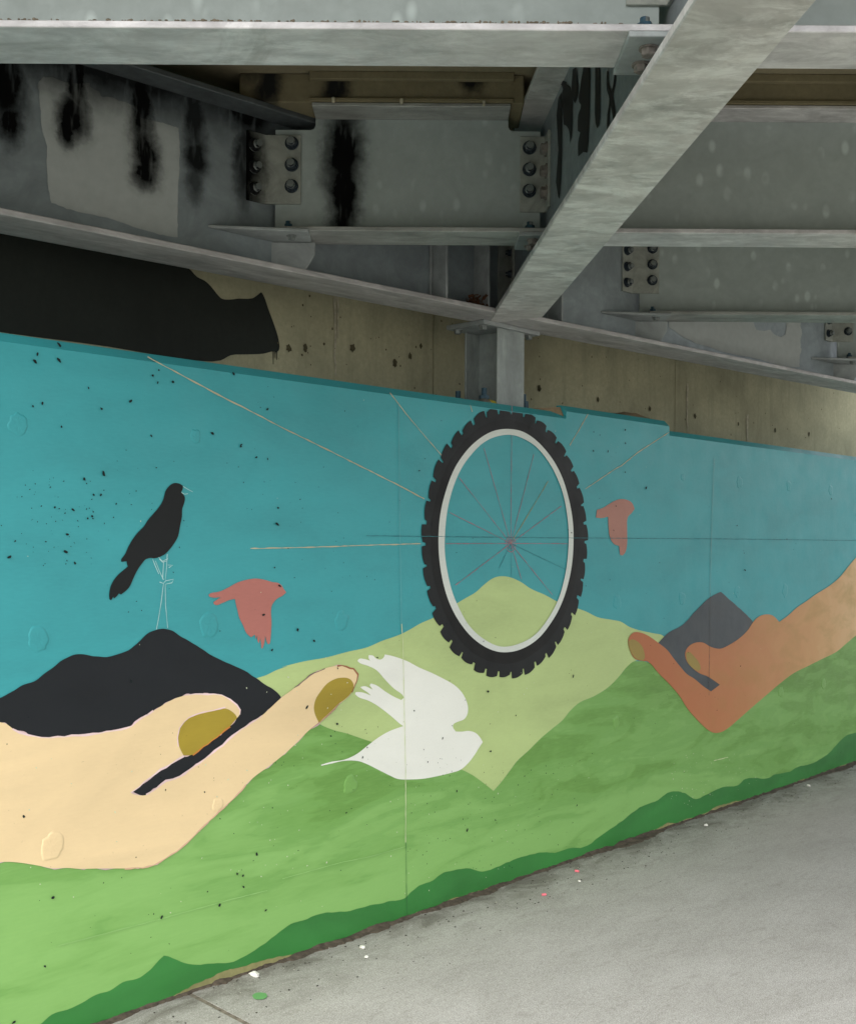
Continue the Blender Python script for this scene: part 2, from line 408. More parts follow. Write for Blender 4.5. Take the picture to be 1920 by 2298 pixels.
# dark green foot
foot = [(-260, 2440), (-40, 2340)] + R('m7', [(220, 1249), (290, 1195), (380, 1165), (460, 1130), (540, 1080), (620, 1060), (690, 1012), (750, 1000), (820, 965), (870, 915), (920, 862), (950, 868), (1020, 898), (1100, 915), (1200, 905), (1290, 902), (1370, 870), (1450, 820)]) + R('m8', [(0, 783), (60, 735), (130, 685), (200, 665), (290, 628), (340, 620), (430, 617), (500, 600), (600, 575), (700, 555), (770, 540), (810, 500), (860, 465), (930, 440), (970, 405), (1040, 385), (1140, 372), (1190, 390), (1250, 380), (1320, 350), (1400, 318), (1500, 290)]) + R('m6', [(0, 783), (60, 785), (150, 760), (220, 755), (310, 695), (390, 640), (440, 605), (510, 550), (560, 520), (640, 490), (690, 450), (740, 440), (790, 450), (852, 485), (900, 465), (1000, 418), (1090, 405), (1130, 370), (1180, 365), (1250, 368), (1300, 345), (1380, 330), (1420, 305), (1500, 285), (1560, 255), (1600, 225), (1650, 170), (1700, 125), (1755, 110)]) + [(2000, 1610), (2080, 1560)]
sheet('painted_foothill', foot + [(2080, 1690), (1920, 1745), (1467, 1895), (1079, 2030), (700, 2170), (279, 2330), (-260, 2540)], paint(DGREEN, .12, stroke=.5), 3, jit=.004)
# left dark mountain
mtn = [(-260, 1660), (-120, 1600)] + R('m1', [(0, 1420), (60, 1390), (120, 1352), (190, 1325), (240, 1290), (300, 1245), (350, 1208), (400, 1182), (440, 1176), (490, 1178), (540, 1186), (600, 1188), (660, 1175), (720, 1152), (760, 1120), (800, 1085), (840, 1050), (880, 1037), (930, 1030), (960, 1038), (1000, 1065), (1060, 1100), (1120, 1135), (1180, 1172), (1250, 1210), (1320, 1240), (1390, 1275), (1440, 1308), (1500, 1350), (1545, 1378), (1580, 1415)]) + R('m4', [(1500, 560), (1200, 800), (950, 940), (820, 975), (720, 965), (500, 800), (200, 750)]) + [(-260, 1700)]
sheet('painted_mountain', mtn, paint(NAVY, .10, .5, .3), 4, jit=.003)['label'] = 'near black painted mountain'
# left hand
idx_top = R('m4', [(820, 962), (870, 930), (930, 885), (1010, 860), (1060, 820), (1120, 780), (1180, 735), (1250, 680), (1330, 610), (1400, 560), (1470, 515), (1520, 470)]) + R('m5', [(75, 415), (150, 360), (210, 310), (260, 275), (320, 250), (390, 235), (440, 238), (480, 255), (505, 285), (500, 320), (485, 350), (470, 385), (440, 420), (400, 450), (350, 500), (285, 560), (240, 590), (170, 660), (100, 725), (0, 805)])
under = R('m4', [(1440, 850), (1380, 905), (1310, 985), (1230, 1055), (1150, 1130), (1090, 1190), (1040, 1240), (990, 1278), (930, 1320), (860, 1355), (800, 1372), (700, 1375), (560, 1375), (440, 1377), (380, 1372), (290, 1374), (220, 1360), (130, 1345), (60, 1338), (0, 1338)])
hand_up = R('m4', [(0, 553), (30, 560), (70, 588), (110, 608), (160, 625), (230, 638), (320, 636), (400, 630), (480, 622), (560, 612), (630, 602), (680, 592), (740, 572), (760, 552), (800, 525), (860, 490), (900, 465), (950, 435), (1010, 410), (1060, 400), (1130, 393), (1200, 396), (1245, 400), (1290, 425), (1330, 455), (1348, 485), (1345, 510), (1330, 530), (1290, 575), (1240, 620), (1190, 655), (1140, 690), (1080, 735), (1030, 740), (960, 785), (900, 820), (840, 865), (780, 915), (735, 950), (750, 958)])
lh = [(-260, 1560), (-100, 1590)] + hand_up + idx_top + under + [(-120, 1925), (-260, 1905)]
sheet('painted_hand_edge', lh, paint((205, 176, 178), .2), 5, jit=.010)
hand = sheet('painted_hand', lh, paint(CREAM, .055, .4, .6), 6)
hand['label'] = 'cream painted hand reaching from the left'
sheet('fingernail', R('m4', [(1030, 740), (1010, 700), (1000, 660), (1000, 610), (1015, 575), (1060, 530), (1110, 510), (1200, 490), (1265, 475), (1320, 510), (1330, 530), (1290, 575), (1240, 620), (1190, 655), (1140, 690), (1080, 735)]), paint(OCHRE, .1), 7, hand, jit=.002)
sheet('fingernail', R('m5', [(285, 555), (265, 510), (258, 470), (270, 420), (295, 380), (330, 340), (370, 312), (420, 302), (460, 310), (478, 335), (480, 355), (465, 390), (430, 425), (390, 455), (340, 505)]), paint(OCHRE, .1), 7, hand, jit=.002)
EDGE, EDGE2 = paint((222, 196, 196), .2, .5), paint((150, 92, 62), .2, .5)
for a, b, mt, wd in ((2, 16, EDGE, .008), (19, 27, EDGE, .006), (33, 39, EDGE, .009)): strip('edge_stroke', hand_up[a:b], wd, mt, 6.5, hand, .002)
for a, b, mt, wd in ((0, 11, EDGE, .009), (13, 17, paint((118, 96, 96), .2), .006), (17, 24, EDGE2, .009), (25, 29, paint((196, 150, 130), .2), .006)): strip('edge_stroke', idx_top[a:b], wd, mt, 6.5, hand, .002)
strip('edge_stroke', under[1:12], .006, paint((206, 168, 140), .2), 6.5, hand, .002)
strip('edge_stroke', R('m4', [(1290, 575), (1240, 620), (1190, 655), (1140, 690), (1080, 735)]), .008, paint((184, 116, 50), .2), 7.5, hand, .003)
strip('edge_stroke', R('m4', [(1000, 690), (992, 640), (1005, 585), (1055, 528), (1110, 505), (1200, 484), (1265, 470)]), .006, EDGE, 7.5, hand, .002)
# right dark mountain and hand
sheet('painted_mountain', R('m3', [(640, 1110), (700, 1050), (775, 1010), (810, 975), (870, 910), (935, 850), (992, 822), (1040, 865), (1090, 910), (1140, 955), (1172, 993), (1200, 1100), (1100, 1300), (985, 1360), (940, 1400), (800, 1320), (700, 1200)]), paint((62, 70, 76), .16, .38, .3), 4, jit=.003)['label'] = 'dark grey painted mountain between the fingers'
rh = R('m3', [(470, 1100), (480, 1070), (505, 1050), (540, 1052), (580, 1068), (640, 1110), (690, 1150), (720, 1190), (760, 1240), (800, 1285), (840, 1310), (890, 1352), (935, 1383), (985, 1345), (950, 1320), (915, 1298), (870, 1280), (830, 1250), (800, 1215), (790, 1180), (795, 1150), (815, 1125), (850, 1108), (890, 1108), (930, 1130), (960, 1140), (990, 1142), (1040, 1120), (1100, 1080), (1145, 1035), (1172, 993), (1200, 965), (1240, 950), (1280, 955), (1320, 992), (1370, 955), (1420, 910), (1480, 870), (1520, 840), (1600, 790), (1660, 740), (1700, 690), (1755, 625)]) + [(2040, 1130), (2130, 1040), (2200, 990), (2600, 1080), (2420, 1172), (2200, 1275), (2079, 1335)] + R('m3', [(1755, 1065), (1700, 1110), (1640, 1160), (1560, 1200), (1480, 1240), (1400, 1280), (1320, 1340), (1250, 1400), (1180, 1460), (1100, 1530), (1030, 1590), (990, 1612), (950, 1615), (920, 1600), (870, 1555), (800, 1475), (760, 1410), (700, 1340), (640, 1280), (580, 1215), (555, 1212), (510, 1200), (485, 1165)])
def rhand_mat():
    m = newmat('blended_hand_paint'); v = m.coord(); sp = m.n('ShaderNodeSeparateXYZ'); m.l(v, sp.inputs[0])
    ua, ub = WALL.hit(1420, 1500)[0], WALL.hit(1930, 1300)[0]
    mr = m.n('ShaderNodeMapRange'); m.l(m.math('ADD', sp.outputs[0], m.math('MULTIPLY', m.noise(m.coord((1, 1, 1)), 3.5, 5, .65, 1.0), .8)), mr.inputs[0])
    mr.inputs[1].default_value = ua + .3; mr.inputs[2].default_value = ub + .45
    col = m.ramp(mr.outputs[0], [(0.0, lin((172, 98, 60))), (.35, lin((184, 120, 76))), (.75, lin((198, 152, 100))), (1.0, lin((212, 178, 130)))])
    st = m.ramp(m.noise(m.coord((1, 1, 2.2)), 3.2, 5, .6, .5), [(.46, 0.0), (.66, .5)])
    col = m.mix(m.math('MULTIPLY', st, mr.outputs[0]), col, lin((152, 128, 58)))
    m.out(col, .45, 0, .45); m.bump(m.noise(v, 30, 4), .2, .002); return m.m
hand2 = sheet('painted_hand', rh, rhand_mat(), 6)
hand2['label'] = 'terracotta painted hand reaching from the right'
NAIL2 = paint((148, 128, 60), .1)
sheet('fingernail', R('m3', [(472, 1100), (490, 1090), (520, 1100), (548, 1130), (560, 1165), (562, 1195), (550, 1210), (515, 1198), (490, 1170), (475, 1135)]), NAIL2, 7, hand2)
sheet('fingernail', R('m3', [(795, 1165), (815, 1160), (845, 1190), (870, 1225), (878, 1255), (865, 1270), (830, 1250), (800, 1210)]), NAIL2, 7, hand2)
# birds
crow = sheet('painted_bird', R('m1', [(985, 210), (1010, 215), (1028, 226), (1026, 245), (1018, 262), (1030, 275), (1038, 290), (1036, 320), (1024, 355), (1022, 400), (1012, 450), (1000, 510), (985, 540), (960, 575), (930, 608), (900, 625), (868, 634), (845, 632), (818, 640), (800, 660), (775, 695), (750, 745), (730, 790), (718, 806), (680, 838), (668, 832), (655, 848), (640, 860), (636, 850), (625, 870), (615, 865), (613, 838), (622, 790), (640, 755), (665, 725), (700, 695), (718, 680), (712, 660), (712, 650), (682, 654), (680, 642), (692, 625), (705, 605), (720, 570), (750, 520), (780, 482), (805, 458), (830, 420), (860, 385), (890, 350), (912, 315), (922, 285), (930, 255), (950, 228), (968, 215)]), paint((20, 23, 24), .1, .5, .3), 4)
crow['label'] = 'black painted bird standing above the dark mountain'
p1 = sheet('painted_bird', R('m1', [(1172, 838), (1185, 830), (1230, 822), (1280, 800), (1330, 772), (1380, 756), (1440, 748), (1490, 756), (1530, 768), (1560, 772), (1580, 785), (1595, 808), (1608, 825), (1590, 842), (1555, 862), (1535, 885), (1525, 905), (1525, 1000), (1520, 1080), (1515, 1112), (1505, 1118), (1497, 1100), (1490, 1068), (1485, 1110), (1475, 1140), (1468, 1140), (1466, 1110), (1462, 1080), (1455, 1112), (1448, 1100), (1445, 1065), (1438, 1090), (1432, 1062), (1410, 1078), (1385, 1055), (1365, 1010), (1345, 970), (1335, 930), (1325, 890), (1320, 862), (1290, 868), (1250, 885), (1215, 897), (1200, 890), (1200, 880), (1240, 852), (1200, 855), (1175, 850)]), paint(PINK, .05), 4)
p1['label'] = 'pink painted bird flying right'
p2 = sheet('painted_bird', R('m3', [(290, 405), (295, 362), (330, 350), (370, 325), (410, 305), (450, 302), (490, 320), (507, 355), (490, 380), (470, 400), (465, 470), (465, 550), (455, 600), (440, 618), (425, 615), (420, 565), (390, 552), (370, 520), (360, 450), (358, 400), (320, 408)]), paint((166, 114, 98), .05), 4)
p2['label'] = 'small pink painted bird right of the wheel'
dove = sheet('painted_bird', R('m5', [(503, 208), (515, 196), (545, 198), (575, 207), (566, 190), (568, 175), (590, 178), (610, 195), (635, 200), (650, 190), (658, 172), (690, 178), (780, 208), (850, 245), (920, 275), (990, 310), (1050, 345), (1090, 385), (1115, 430), (1125, 470), (1122, 505), (1105, 535), (1070, 550), (1045, 563), (1040, 578), (1055, 605), (1090, 606), (1130, 602), (1165, 612), (1190, 635), (1208, 665), (1185, 700), (1160, 740), (1120, 790), (1080, 822), (1030, 838), (960, 855), (880, 870), (800, 875), (730, 872), (690, 855), (620, 820), (560, 790), (510, 772), (430, 770), (360, 785), (300, 798), (300, 792), (360, 775), (425, 765), (470, 748), (510, 725), (560, 685), (620, 640), (680, 605), (740, 582), (762, 575), (740, 560), (700, 525), (650, 485), (600, 450), (560, 430), (510, 412), (490, 395), (495, 383), (530, 385), (580, 403), (560, 385), (530, 365), (520, 355), (545, 350), (580, 365), (590, 370), (572, 345), (580, 335), (610, 345), (660, 380), (710, 410), (750, 428), (765, 415), (755, 398), (710, 365), (660, 315), (610, 260), (560, 235), (520, 222)]), paint(WHITE, .035, .4, .5), 4)
dove['label'] = 'white painted bird with raised wings'
# bicycle wheel
hubu, hubv = WALL.hit(1141, 1215)
L_, R_ = WALL.hit(944, 1207), WALL.hit(1316, 1213); T_, B_ = WALL.hit(1130, 915), WALL.hit(1135, 1521)
wu, wv = (L_[0] + R_[0]) / 2, (T_[1] + B_[1]) / 2
ra, rb = (R_[0] - L_[0]) / 2, (T_[1] - B_[1]) / 2
li, ri = WALL.hit(984, 1207), WALL.hit(1283, 1213); ti, bi = WALL.hit(1136, 963), WALL.hit(1133, 1463)
iu, iv = (li[0] + ri[0]) / 2, (ti[1] + bi[1]) / 2
ia, ib = (ri[0] - li[0]) / 2, (ti[1] - bi[1]) / 2
wheel = bpy.data.objects.new('painted_bicycle_wheel', None); COL.objects.link(wheel); wheel.parent = wall
wheel['label'] = 'black knobbly bicycle tyre with a white rim painted on the sky'
def ring(name, fo, fi, mat, layer, parent, n=240):
    bm = bmesh.new(); y = -.0006 * layer
    O = [bm.verts.new((*((lambda p: (p[0], y, p[1]))(fo(2 * math.pi * i / n))),)) for i in range(n)]
    I = [bm.verts.new((*((lambda p: (p[0], y, p[1]))(fi(2 * math.pi * i / n))),)) for i in range(n)]
    for i in range(n):
        bm.faces.new((O[i], I[i], I[(i + 1) % n], O[(i + 1) % n]))
    for f in bm.faces:
        f.normal_update()
        if f.normal.y > 0: f.normal_flip()
    return obj(name, bm, mat, parent)
NT_ = 40
_jr = [random.uniform(-.012, .010) for _ in range(NT_)]
_jw = [random.uniform(.10, .17) for _ in range(NT_)]
def tread(t):
    k = t / (2 * math.pi) * NT_; i = int(k) % NT_; f = k - int(k)
    r = 1.0 + _jr[i] + .012 * math.sin(math.pi * f) - .014 * f
    if f < _jw[i]: r = .958 + _jr[i] * .3
    r = min(r, (VT[0] - .004 - wv) / max(1e-6, rb * math.sin(t))) if math.sin(t) > .5 else r
    return (wu + ra * r * math.cos(t), wv + rb * r * math.sin(t))
def ell(a, b, cu, cv, j=0.0, sd=0):
    return lambda t: (cu + a * (1 + j * noise.noise((math.cos(t) * 3, math.sin(t) * 3, sd))) * math.cos(t), cv + b * (1 + j * noise.noise((math.cos(t) * 3, math.sin(t) * 3, sd))) * math.sin(t))
mid = lambda k: ell(ia + (ra - ia) * k, ib + (rb - ib) * k, iu + (wu - iu) * k, iv + (wv - iv) * k, .012, 3)
ring('tyre_tread', tread, mid(.40), paint(TREAD, .12, .5, .3), 5, wheel, 40 * 26)
ring('tyre_wall', mid(.46), ell(ia * .99, ib * .99, iu, iv), paint(BLACK, .1, .45, .3), 6, wheel)
ring('rim', ell(ia * 1.012, ib * 1.004, iu, iv, .006, 5), ell(ia * .93, ib * .952, iu, iv, .010, 8), paint(RIM, .04, .4), 7, wheel)
# chalk and pencil lines
CHALK, SPOKE, CHY, PALE = paint((186, 178, 148), .15, .7), paint((172, 112, 126), .2, .7), paint((166, 150, 92), .2, .7), paint((176, 214, 212), .1, .7)
DARKL = paint((42, 116, 124), .1, .6)
hub = R('m2', [(1366, 550)])[0]
for k, e in enumerate([(1020, 375), (1075, 180), (1215, 15), (1372, -230), (1495, 50), (1650, 340), (1000, 552), (1685, 552), (1055, 785), (1300, 690), (1370, 735), (1425, 750), (1600, 840), (1680, 700)]):
    strip('spoke', [hub] + R('m2', [e]), .0032, SPOKE if k not in (9, 10, 13) else DARKL, 4, wheel)
strip('spoke', [hub] + R('m2', [(1525, 285), (1575, 200)]), .0036, CHY, 4, wheel)
MAG = paint((158, 66, 112), .1, .7)
for rr in (22, 36):
    strip('hub_sketch', R('m2', [(1366 + .8 * rr * math.cos(a * .5), 555 + 1.2 * rr * math.sin(a * .5)) for a in range(13)]), .003, MAG if rr < 30 else SPOKE, 4, wheel)
strip('chalk_line', R('z4', [(830, 880), (960, 950), (1100, 1025), (1250, 1105), (1400, 1180), (1600, 1285), (1755, 1360)]) + R('m2', [(400, 55), (560, 135), (740, 225), (880, 300)]), .006, CHALK, 3, wall)
strip('chalk_line', Z5([(930, 880), (1010, 985), (1090, 1080), (1185, 1190)]), .005, CHALK, 3, wall)
strip('chalk_line', [(561, 1231), (700, 1228), (840, 1223), (943, 1220)], .005, CHALK, 3, wall)
strip('chalk_line', Z5([(1325, 940), (1335, 975)]), .006, CHALK, 3, wall)
strip('chalk_line', Z6([(435, 1050), (390, 1130), (345, 1205)]), .006, CHALK, 3, wall)
strip('chalk_line', Z6([(835, 1140), (680, 1240), (600, 1305)]) + R('m3', [(400, 130), (230, 245)]), .006, CHALK, 3, wall)
for ln in ([(1028, 230), (1083, 261)], [(1016, 262), (1036, 274), (1056, 270)]): strip('beak_sketch', R('m1', ln), .003, PALE, 4, crow)
for ln in ([(857, 638), (872, 676), (892, 722)], [(872, 648), (895, 705), (918, 755)], [(920, 652), (914, 750)], [(940, 610), (936, 690), (928, 755)], [(892, 628), (912, 650), (945, 636)], [(896, 638), (914, 656), (940, 648)], [(897, 768), (918, 776), (930, 760), (975, 752), (966, 772), (930, 780)], [(942, 672), (971, 673), (948, 686)], [(918, 775), (905, 880), (892, 960), (879, 1034)], [(929, 780), (930, 900), (936, 970), (942, 1026)]):
    strip('leg_sketch', R('m1', ln), .0032, PALE, 4, crow)
# form joints printed through the paint
strip('form_joint', [(820, 1202), (900, 1203), (1250, 1207), (1592, 1209), (1930, 1213), (2080, 1214)], .0032, DARKL, 8, wall)
JP = paint((206, 216, 172), .1, .6)
strip('form_joint', [(895, 1180), (899, 1400)], .003, paint((92, 172, 178), .1), 8, wall)
strip('form_joint', [(899, 1400), (902, 1440), (908, 1730), (908, 1890)], .0045, JP, 8, wall)
strip('form_joint', [(909, 1890), (911, 2056)], .0035, paint((46, 104, 58), .1), 8, wall)
strip('form_joint', [(893, 905), (895, 1180)], .003, paint((88, 158, 164), .1), 8, wall)
strip('form_joint', [(1600, 1030), (1594, 1205), (1591, 1330)], .006, paint((96, 158, 158), .1), 8, wall)
strip('form_joint', [(1591, 1330), (1588, 1560)], .004, paint((70, 66, 60), .1), 8, wall)
strip('scratch', R('m7', [(320, 808), (560, 745), (900, 655), (1300, 545), (1500, 495)]), .004, paint((140, 186, 110), .1), 8, wall)
strip('scratch', R('m8', [(80, 430), (400, 340), (560, 308), (770, 250)]), .0035, paint((140, 186, 110), .1), 8, wall)
strip('scratch', R('m6', [(950, 268), (1030, 248)]), .004, JP, 8, wall)
# bare strip along the foot
def foot_strip():
    bm = bmesh.new(); prev = None; u = -3.2
    while u < 6.5:
        h = max(0.0, .004 + .05 * noise.noise((u * 1.7, 3.1, 0)) + .014 * noise.noise((u * 9, 1, 0)) + .006 * noise.noise((u * 40, 1, 0)))
        A = bm.verts.new((u, -.0030, -.03)); B = bm.verts.new((u, -.0030, h))
        if prev: bm.faces.new((prev[0], A, B, prev[1]))
        prev = (A, B); u += .012
    return obj('bare_foot_strip', bm, concrete('foot_stain', (150, 147, 100), .35, .6), wall)
foot_strip()
# pits (air holes) in the face
def blob_disc(bm, u, v, r, y, asp=1.3, a=None, n=7):
    a = random.uniform(0, 3.1) if a is None else a
    vs = []
    for i in range(n):
        t = 2 * math.pi * i / n; rr = r * random.uniform(.65, 1.15)
        x, z = rr * math.cos(t), rr * asp * math.sin(t)
        vs.append(bm.verts.new((u + x * math.cos(a) - z * math.sin(a), y, v + x * math.sin(a) + z * math.cos(a))))
    f = bm.faces.new(vs); f.normal_update()
    if f.normal.y > 0: f.normal_flip()
bm = bmesh.new(); y = -.0054
bigp = R('m1', [(305, 348), (408, 360), (523, 277), (565, 277), (515, 398), (490, 410), (375, 500), (368, 597), (50, 628), (418, 660), (472, 187), (580, 158), (650, 328), (1560, 350), (1555, 440), (1438, 66), (1350, 5), (1568, 788), (1478, 952), (1670, 1035), (1527, 1148), (1185, 1185), (1540, 686), (735, 1325)]) + R('z4', [(208, 865), (193, 905), (330, 812), (328, 898), (890, 955), (970, 1022), (855, 985), (495, 1055), (235, 1140), (182, 1158), (732, 1130), (568, 1172), (848, 1325), (1190, 1310), (1352, 1375), (1310, 975), (343, 1273), (1500, 1175)]) + R('m5', [(390, 250), (388, 562), (352, 630), (531, 750), (820, 488), (980, 642), (1250, 716), (1235, 380), (1392, 515), (1405, 905), (1060, 940), (1277, 1103), (1118, 1160), (1735, 1020), (258, 95), (165, 33), (218, 468)]) + R('m7', [(1440, 292), (1330, 402), (1362, 412), (1366, 475), (1232, 578), (295, 537), (905, 645), (250, 922), (75, 1236), (1490, 607), (1163, 502), (130, 78)]) + Z6([(460, 1140), (490, 1155), (616, 1195), (530, 1235), (458, 1232), (615, 1130)]) + R('m3', [(400, 340), (570, 238), (160, 1295), (1100, 1240), (1125, 700), (365, 755), (1080, 450), (1120, 605), (1612, 300), (452, 150)])
for p in bigp:
    q = WALL.hit(*p); blob_disc(bm, q[0], q[1], random.uniform(.0028, .0058), y, random.uniform(1.1, 2.2))
def scatter(n, x0, x1, y0, y1, rmin, rmax, clump=0):
    for _ in range(n):
        px, py = random.uniform(x0, x1), random.uniform(y0, y1)
        q = WALL.hit(px, py)
        if not (.06 < q[1] < VT[0] - .03): continue
        if clump and noise.noise((q[0] * 2.2, q[1] * 2.2, 5)) < random.uniform(-.3, .5): continue
        blob_disc(bm, q[0], q[1], random.uniform(rmin, rmax), y, random.uniform(1, 2))
scatter(420, -200, 800, 760, 2150, .0008, .0022, 1)
scatter(380, 500, 1950, 900, 1950, .0008, .0024, 1)
scatter(64, 40, 210, 1070, 1270, .0006, .0022)
scatter(140, 900, 1300, 1700, 1950, .0008, .0024)
scatter(120, -50, 1920, 850, 2050, .002, .0034, 1)
obj('air_holes', bm, plain('pit_dark', (22, 34, 34), .95, .3), wall)['kind'] = 'stuff'
bm = bmesh.new()
scatter(60, 500, 1200, 1500, 2000, .0012, .003); scatter(90, 1500, 1700, 1690, 1830, .0012, .003); scatter(60, 60, 1800, 1700, 2050, .001, .0025); scatter(24, 0, 1900, 800, 1500, .001, .0022)
y = -.0054
obj('paint_chips', bm, plain('chip_pale', (200, 208, 180), .8, .2), wall)['kind'] = 'stuff'
# filled tie holes, low blisters under the paint
def blister(px, py, r, rgb, n=40):
    lay = {TEAL: 0.0, CREAM: -.0037, MGREEN: -.0013}[rgb]
    cu, cv = WALL.hit(px, py); bm = bmesh.new()
    c = None; rings = []
    sd = random.uniform(0, 50)
    for k, (fr, h) in enumerate(((1.0, .0), (.93, .0007), (.80, .0006), (.6, .0013), (.4, .0007), (.2, .0012))):
        vs = []
        for i in range(n):
            t = 2 * math.pi * i / n
            rr = r * fr * (1 + .35 * noise.noise((math.cos(t) * 1.6, math.sin(t) * 1.6, sd)) + .10 * noise.noise((math.cos(t) * 5, math.sin(t) * 5, sd)))
            hh = h * (1 + .9 * noise.noise((math.cos(t) * 3, math.sin(t) * 3, sd + k)))
            vs.append(bm.verts.new((cu + rr * math.cos(t), lay - .0008 - max(0, hh) if k else lay - .0001, cv + rr * 1.1 * math.sin(t))))
        rings.append(vs)
    for a, b in zip(rings, rings[1:]):
        for i in range(n): bm.faces.new((a[i], a[(i + 1) % n], b[(i + 1) % n], b[i]))
    bm.faces.new(rings[-1]); bmesh.ops.recalc_face_normals(bm, faces=bm.faces[:])
    if sum(f.normal.y for f in bm.faces) > 0: bmesh.ops.reverse_faces(bm, faces=bm.faces[:])
    return obj('filled_tie_hole', bm, paint(rgb, .06), wall, True)
for (k, x, yy, r, c) in (('m4', 288, 1250, .042, CREAM), ('m1', 212, 1092, .036, TEAL), ('m1', 1175, 1010, .04, TEAL), ('m4', 1220, 1015, .024, CREAM), ('m5', 465, 910, .035, MGREEN), ('m2', 418, 985, .034, TEAL), ('m3', 780, 178, .02, TEAL), ('m3', 1098, 208, .034, TEAL), ('m3', 1375, 225, .032, TEAL), ('m3', 1612, 250, .034, TEAL), ('m3', 1086, 822, .034, TEAL), ('m3', 1354, 815, .036, TEAL), ('m3', 775, 858, .034, TEAL), ('m3', 412, 880, .034, TEAL), ('m3', 1330, 1385, .034, MGREEN), ('m3', 1570, 1340, .034, MGREEN), ('m3', 405, 1560, .030, MGREEN), ('z4', 105, 1255, .032, TEAL), ('z4', 1100, 1325, .022, TEAL)):
    blister(*R(k, [(x, yy)])[0], r, c)
# broken concrete where the first length of wall ends, and a lump left on the ledge
RAW = concrete('raw_concrete', (150, 132, 104), .4, .6)
def lump(name, u0, u1_, y0, y1, z0, h, parent, mat, seed=1, n=14, m_=6):
    bm = bmesh.new(); G = []
    for i in range(n):
        row = []
        for j in range(m_):
            a, b = i / (n - 1), j / (m_ - 1)
            e = min(a, 1 - a) * 4; e2 = min(b, 1 - b) * 3
            z = z0 + h * min(1, e, e2 + .1) * (.75 + .5 * noise.noise((a * 4, b * 3, seed)))
            row.append(bm.verts.new((u0 + (u1_ - u0) * a, y0 + (y1 - y0) * b, z)))
        G.append(row)
    for i in range(n - 1):
        for j in range(m_ - 1): bm.faces.new((G[i][j], G[i + 1][j], G[i + 1][j + 1], G[i][j + 1]))
    bmesh.ops.recalc_face_normals(bm, faces=bm.faces[:])
    return obj(name, bm, mat, parent)
ua = WALL.hit(1200, 915)[0]
bm = bmesh.new()
pr = [(ua, .040, VT[0] + CH - .002), (u1 - .005, .034, VT[0] + CH + .028), (u1 - .005, .008, VT[0] + .004), (u1 - .06, .022, VT[0] + .018), (ua + .02, .05, VT[0] + CH + .001), (u1 - .005, .2, VT[0] + CH + .03), (ua, .2, VT[0] + CH)]
V = [bm.verts.new(p) for p in pr]
for f in ((0, 4, 3), (4, 1, 3), (3, 1, 2), (4, 5, 1), (4, 6, 5), (0, 6, 4)): bm.faces.new([V[i] for i in f])
obj('broken_corner', bm, RAW, wall)
ub0, ub1 = WALL.hit(1418, 930)[0], WALL.hit(1488, 940)[0]
lump('mortar_lump', ub0, ub1, .05, .22, VT[1] + CH, .045, wall, RAW, 3)

# ================================================================== back wall
back = thing('back_wall', 'stained bare concrete wall behind the ledge above the mural', 'wall', WALL.m)
YB = LEDGE - .02
BACKM = concrete('stained_concrete', (186, 182, 152), .45, .5)
bm = bmesh.new()
uj = sorted([UL, WALL.hit(973, 760, YB)[0], WALL.hit(1514, 850, YB)[0], WALL.hit(1020, 760, YB)[0] - 2.4, UR])
for a, b in zip(uj, uj[1:]):
    bmx = bmesh.new(); add_box(bmx, a + .0025, b - .0025, YB, YB + .25, 1.6, HDECK + .02, .004); obj('wall_panel', bmx, BACKM, back)
bm.free()
box('joint_fill', UL, UR, YB + .012, YB + .24, 1.61, HDECK, plain('joint_dark', (58, 56, 46), .9), back, 0)
def bsheet(name, pts, mat, off, parent=back, smooth=True, n=3):
    P = smooth_pts(pts, True, n) if smooth else pts
    bm = bmesh.new(); f = bm.faces.new([bm.verts.new((a, YB - off, b)) for a, b in [WALL.hit(x, y, YB - off) for x, y in P]])
    f.normal_update()
    if f.normal.y > 0: f.normal_flip()
    bmesh.ops.triangulate(bm, faces=[f]); return obj(name, bm, mat, parent)
dk = R('z4', [(1060, 380), (1110, 430), (1150, 450), (1175, 470), (1205, 505), (1225, 530), (1250, 553), (1300, 557), (1340, 552), (1420, 550), (1445, 535), (1470, 515), (1482, 532), (1510, 610), (1550, 720), (1568, 785), (1570, 840), (1555, 856), (1545, 850), (1480, 862), (1380, 866), (1300, 870), (1240, 900), (1100, 900), (600, 820), (0, 740)]) + [(-900, 610), (-900, 240), (-300, 360), (0, 400)] + R('z4', [(600, 250)])
bp = bsheet('dark_paint_patch', dk, concrete('dark_paint', (38, 43, 38), .3, .5, .6), .003)
bp['label'] = 'blackish green paint patch covering the left of the back wall'
for x0, y0, l in ((1537, 850, 70), (1557, 850, 45), (1548, 850, 30)):
    bsheet('paint_drip', R('z4', [(x0 - 2, y0), (x0 + 3, y0), (x0 + 2, y0 + l), (x0, y0 + l + 4), (x0 - 1, y0 + l)]), bp.data.materials[0], .0035, back, False)
bm = bmesh.new()
def bdisc(px, py, r, asp=1.25, off=.004):
    q = WALL.hit(px, py, YB - off); blob_disc(bm, q[0], q[1], r, YB - off, asp, 0, 12)
for p in Z5([(517, 660), (957, 738), (1085, 650), (748, 660), (1665, 860), (435, 660), (1030, 700)]) + Z6([(197, 925), (485, 980), (740, 1025), (963, 1062), (1176, 1100), (1357, 1130), (1523, 1150)]): bdisc(*p, random.uniform(.011, .018))
for _ in range(150): bdisc(random.uniform(620, 1920), random.uniform(650, 1000), random.uniform(.002, .006))
obj('tie_holes', bm, plain('hole_dark', (88, 83, 62), .95, .3), back)['kind'] = 'stuff'
LIME = plain('lime_streak', (186, 180, 158), .9, .3)
